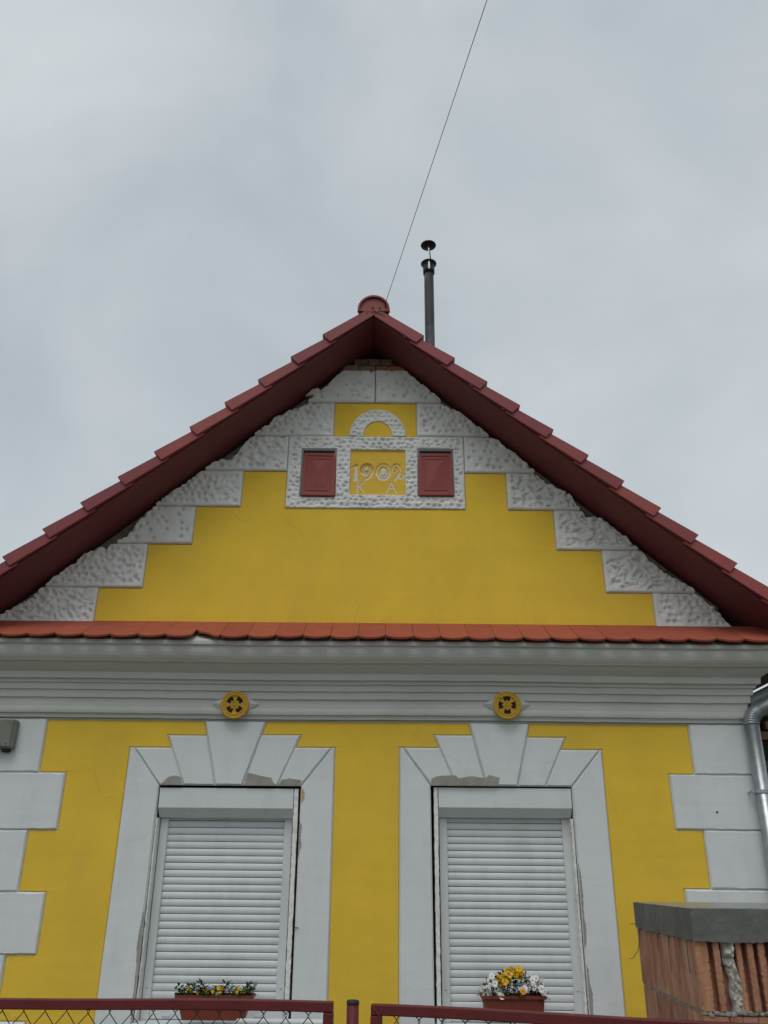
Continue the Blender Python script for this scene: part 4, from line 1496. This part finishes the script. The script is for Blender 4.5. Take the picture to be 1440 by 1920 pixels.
gr = gate('gate_leaf', 'red tube gate leaf with wire mesh in front of the right window', (.070, -2.285), (1.95, -2.86), 1.130, .10, True, 22, 6, -.004)
post = empty('gate_post', (-.011, -2.215, 0))
tag(post, 'red steel post with black cap standing between the two gate leaves', 'post')
bm = bmesh.new()
lathe(bm, [(.0255, -.3), (.0255, 1.118)], (0, 0, 0), 24)
from_bm('tube', bm, 'red_steel', post, True)
bm = bmesh.new()
lathe(bm, [(.0262, 1.1185), (.0268, 1.120), (.0268, 1.131), (.022, 1.135)], (0, 0, 0), 24)
from_bm('cap', bm, 'black_cap', post, True)

# ---- white letter box hung behind the mesh
lb = empty('letter_box', (-.33, -2.10, .70))
tag(lb, 'white letter box hanging behind the wire mesh below the left window', 'letter box')
bm = bmesh.new()
bx(bm, -.185, .185, -.045, .06, 0, .325, .006)
from_bm('body', bm, 'letterbox', lb)
bm = bmesh.new()
bx(bm, -.190, .190, -.055, .064, .3255, .341, .004)
from_bm('lid', bm, 'letterbox', lb)

# ---- unfinished pillar of hollow clay blocks with a concrete cap
X0p, Y0p, Y1p, X1p = 1.378, -2.465, -1.40, 2.30
pil = empty('block_wall', (X0p, Y0p, 0))
pil.rotation_euler = (0, 0, R(-3.4))
tag(pil, 'unfinished wall of hollow clay blocks with grey concrete cap beside the gate', 'wall')
def Pp(v):
    return Vector((v[0] - X0p, v[1] - Y0p, v[2]))
ZC0, ZC1 = 1.386, 1.506
# concrete cap, uneven underside
bm = bmesh.new()
nxp, nyp = 90, 100
vals = {}
for side, z in (('t', ZC1), ('b', ZC0)):
    for i in range(nxp + 1):
        for j in range(nyp + 1):
            x = X0p - .006 + (X1p - X0p + .006) * i / nxp
            y = Y0p - .012 + (Y1p - Y0p + .018) * j / nyp
            ed = i in (0, nxp) or j in (0, nyp)
            dz = random.uniform(-.0008, .0008) if side == 't' else -.004 + .009 * (float(value_noise(np.array([x]), np.array([y]), 26, 5)[0]) - .5) + .007 * (float(value_noise(np.array([x]), np.array([y]), 70, 6)[0]) - .5)
            if side == 't':
                dz -= .003 if ed else 0
            vals[(side, i, j)] = bm.verts.new(Pp((x + (random.uniform(-.0004, .0004) if ed else 0), y + (random.uniform(-.0004, .0004) if ed else 0), z + dz)))
for i in range(nxp):
    for j in range(nyp):
        f = bm.faces.new((vals[('t', i, j)], vals[('t', i + 1, j)], vals[('t', i + 1, j + 1)], vals[('t', i, j + 1)]))
        f.material_index = 1
        bm.faces.new((vals[('b', i, j)], vals[('b', i, j + 1)], vals[('b', i + 1, j + 1)], vals[('b', i + 1, j)]))
for i in range(nxp):
    for j in (0, nyp):
        bm.faces.new((vals[('t', i, j)], vals[('b', i, j)], vals[('b', i + 1, j)], vals[('t', i + 1, j)]))
for j in range(nyp):
    for i in (0, nxp):
        bm.faces.new((vals[('t', i, j)], vals[('t', i, j + 1)], vals[('b', i, j + 1)], vals[('b', i, j)]))
cap = from_bm('concrete_cap', bm, 'concrete', pil)
cap.data.materials.append(M['wet'])
# block courses
zc = ZC0 - .002
course = 0
while zc > 0.05:
    z1, z0 = zc, max(zc - .252, 0)
    # blocks along the left face
    y = Y0p + .046
    bl = .268 if course % 2 == 0 else .20
    while y < Y1p - .02:
        ye = min(y + bl, Y1p)
        bm = bmesh.new()
        # shallow vertical keys on the face
        n = 5
        vs_ = []
        prof_k = []
        for k in range(n):
            a = y + .002 + (ye - y - .004) * k / n
            b = y + .002 + (ye - y - .004) * (k + 1) / n
            dep = .0035 if k % 2 else .0
            prof_k += [(a + .002, dep), (b - .002, dep)]
        loop = [(X0p + dep + random.uniform(-.0006, .0006), yy) for yy, dep in prof_k] + [(X1p - .06, prof_k[-1][0]), (X1p - .06, prof_k[0][0])]
        t_ = [bm.verts.new(Pp((x, yy, z1))) for x, yy in loop]
        b_ = [bm.verts.new(Pp((x, yy, z0 + .001))) for x, yy in loop]
        bm.faces.new(t_)
        bm.faces.new(b_[::-1])
        for k in range(len(loop)):
            j = (k + 1) % len(loop)
            bm.faces.new((t_[k], t_[j], b_[j], b_[k]))
        from_bm('hollow_block', bm, 'clay', pil)
        y = ye
        bl = .268
    # cut front face: corner web, ribs and dark cells
    if zc > 0.6:
        if course == 0:
            seq = [('w', .050), ('g', .020), ('r', .027), ('g', .018), ('m', .046), ('r', .022), ('g', .020), ('r', .026), ('g', .018), ('r', .027)] + [('g', .021), ('r', .026)] * 8
        else:
            seq = [('w', .10), ('r', .05), ('w', .06), ('r', .09), ('w', .09), ('r', .09), ('w', .10)]
        x = X0p + .001
        for kind, w_ in seq:
            if kind in 'wr':
                bm = bmesh.new()
                yf_ = Y0p + random.uniform(-.003, .004)
                rings_ = []
                for zz in np.linspace(z0 + .002, z1 - .001, 26):
                    ch0, ch1 = (random.uniform(.001, .003) if random.random() > .15 else random.uniform(.003, .008) for _ in range(2))
                    jx_ = random.uniform(-.0008, .0008)
                    rings_.append([bm.verts.new(Pp(q)) for q in ((x + .001 + jx_, Y0p + .0455, zz), (x + .001 + jx_, yf_ + ch0, zz), (x + .001 + ch0, yf_ + random.uniform(0, .0012), zz), (x + w_ - .001 - ch1, yf_ + random.uniform(0, .0012), zz), (x + w_ - .001 + jx_, yf_ + ch1, zz), (x + w_ - .001 + jx_, Y0p + .0455, zz))])
                for p_, q_ in zip(rings_, rings_[1:]):
                    for ii in range(6):
                        bm.faces.new((p_[ii], p_[(ii + 1) % 6], q_[(ii + 1) % 6], q_[ii]))
                bm.faces.new(rings_[0])
                bm.faces.new(rings_[-1][::-1])
                from_bm('block_rib', bm, 'clay' if (kind == 'w' and course) else 'clay_pale', pil)
            elif kind == 'm':
                # mortar squeezed into the cells, uneven and partly fallen out
                bm = bmesh.new()
                ni, nj = 14, 60
                gr_ = []
                for jj in range(nj + 1):
                    zz = z0 + .002 + (z1 - z0 - .004) * jj / nj
                    row_ = []
                    e0 = -.006 + .020 * float(value_noise(np.array([1.0]), np.array([zz]), 22, 8)[0]) - (.006 if zz > z1 - .09 else 0)
                    e1 = w_ + .012 * float(value_noise(np.array([3.0]), np.array([zz]), 26, 9)[0]) + .010 * math.sin((zz - z0) * 24)
                    for ii in range(ni + 1):
                        xx = x + e0 + (e1 - e0) * ii / ni
                        nzv = float(value_noise(np.array([xx]), np.array([zz]), 45, 12)[0]) + .6 * float(value_noise(np.array([xx]), np.array([zz]), 110, 13)[0])
                        edg = min(ii, ni - ii) / ni
                        row_.append(bm.verts.new(Pp((xx, Y0p + .030 - .026 * nzv * min(1, edg * 5) - .004, zz))))
                    gr_.append(row_)
                for jj in range(nj):
                    for ii in range(ni):
                        bm.faces.new((gr_[jj][ii], gr_[jj][ii + 1], gr_[jj + 1][ii + 1], gr_[jj + 1][ii]))
                skirt_e = [e for e in bm.edges if len(e.link_faces) == 1]
                dup_ = {}
                for e in skirt_e:
                    for v in e.verts:
                        if v not in dup_:
                            dup_[v] = bm.verts.new((v.co.x, .0455, v.co.z))
                for e in skirt_e:
                    a, b = e.verts
                    bm.faces.new((a, b, dup_[b], dup_[a]))
                from_bm('mortar_fill', bm, 'mortar_lump', pil)
            x += w_
    # bed joint
    box_bm = bmesh.new()
    bx(box_bm, X0p + .004, X1p - .06, Y0p + .012, Y1p - .003, z0 - .013, z0)
    for v in box_bm.verts:
        v.co = Pp(v.co)
    from_bm('bed_joint', box_bm, 'mortar', pil)
    if zc > .8:
        for q in range(26):
            xq = X0p + .01 + q * .022
            lump('mortar_squeeze', Pp((xq, Y0p + .006, z0 - .006 + random.uniform(-.004, .004))), (.014, .010, random.uniform(.006, .012)), 'mortar', pil, 300 + q, 1)
    zc = z0 - .014
    course += 1
for (a, pts) in [(0, [(0, 0, 0), (-.004, .0, -.05), (-.018, .0, -.10), (-.045, 0, -.135), (-.062, .0, -.138)]), (1, [(0, 0, 0), (-.015, 0, .004), (-.03, 0, .0)])]:
    bm = bmesh.new()
    base = Pp((X0p - .003, Y1p - .07, ZC0 - .004)) if a == 0 else Pp((X0p - .004, Y1p - .01, ZC0 + .012))
    tube(bm, [base + Vector(p) for p in pts], .0016, 5)
    from_bm('tie_wire', bm, 'wire', pil)
for yy, ln in [(-2.05, .15), (-1.85, .08), (-2.36, .13)]:
    bm = bmesh.new()
    base = Pp((X0p - .003, yy, ZC0))
    tube(bm, [base, base + Vector((-.002, .002, -ln * .5)), base + Vector((-.001, .004, -ln))], .0014, 5)
    from_bm('tie_wire', bm, 'wire', pil)
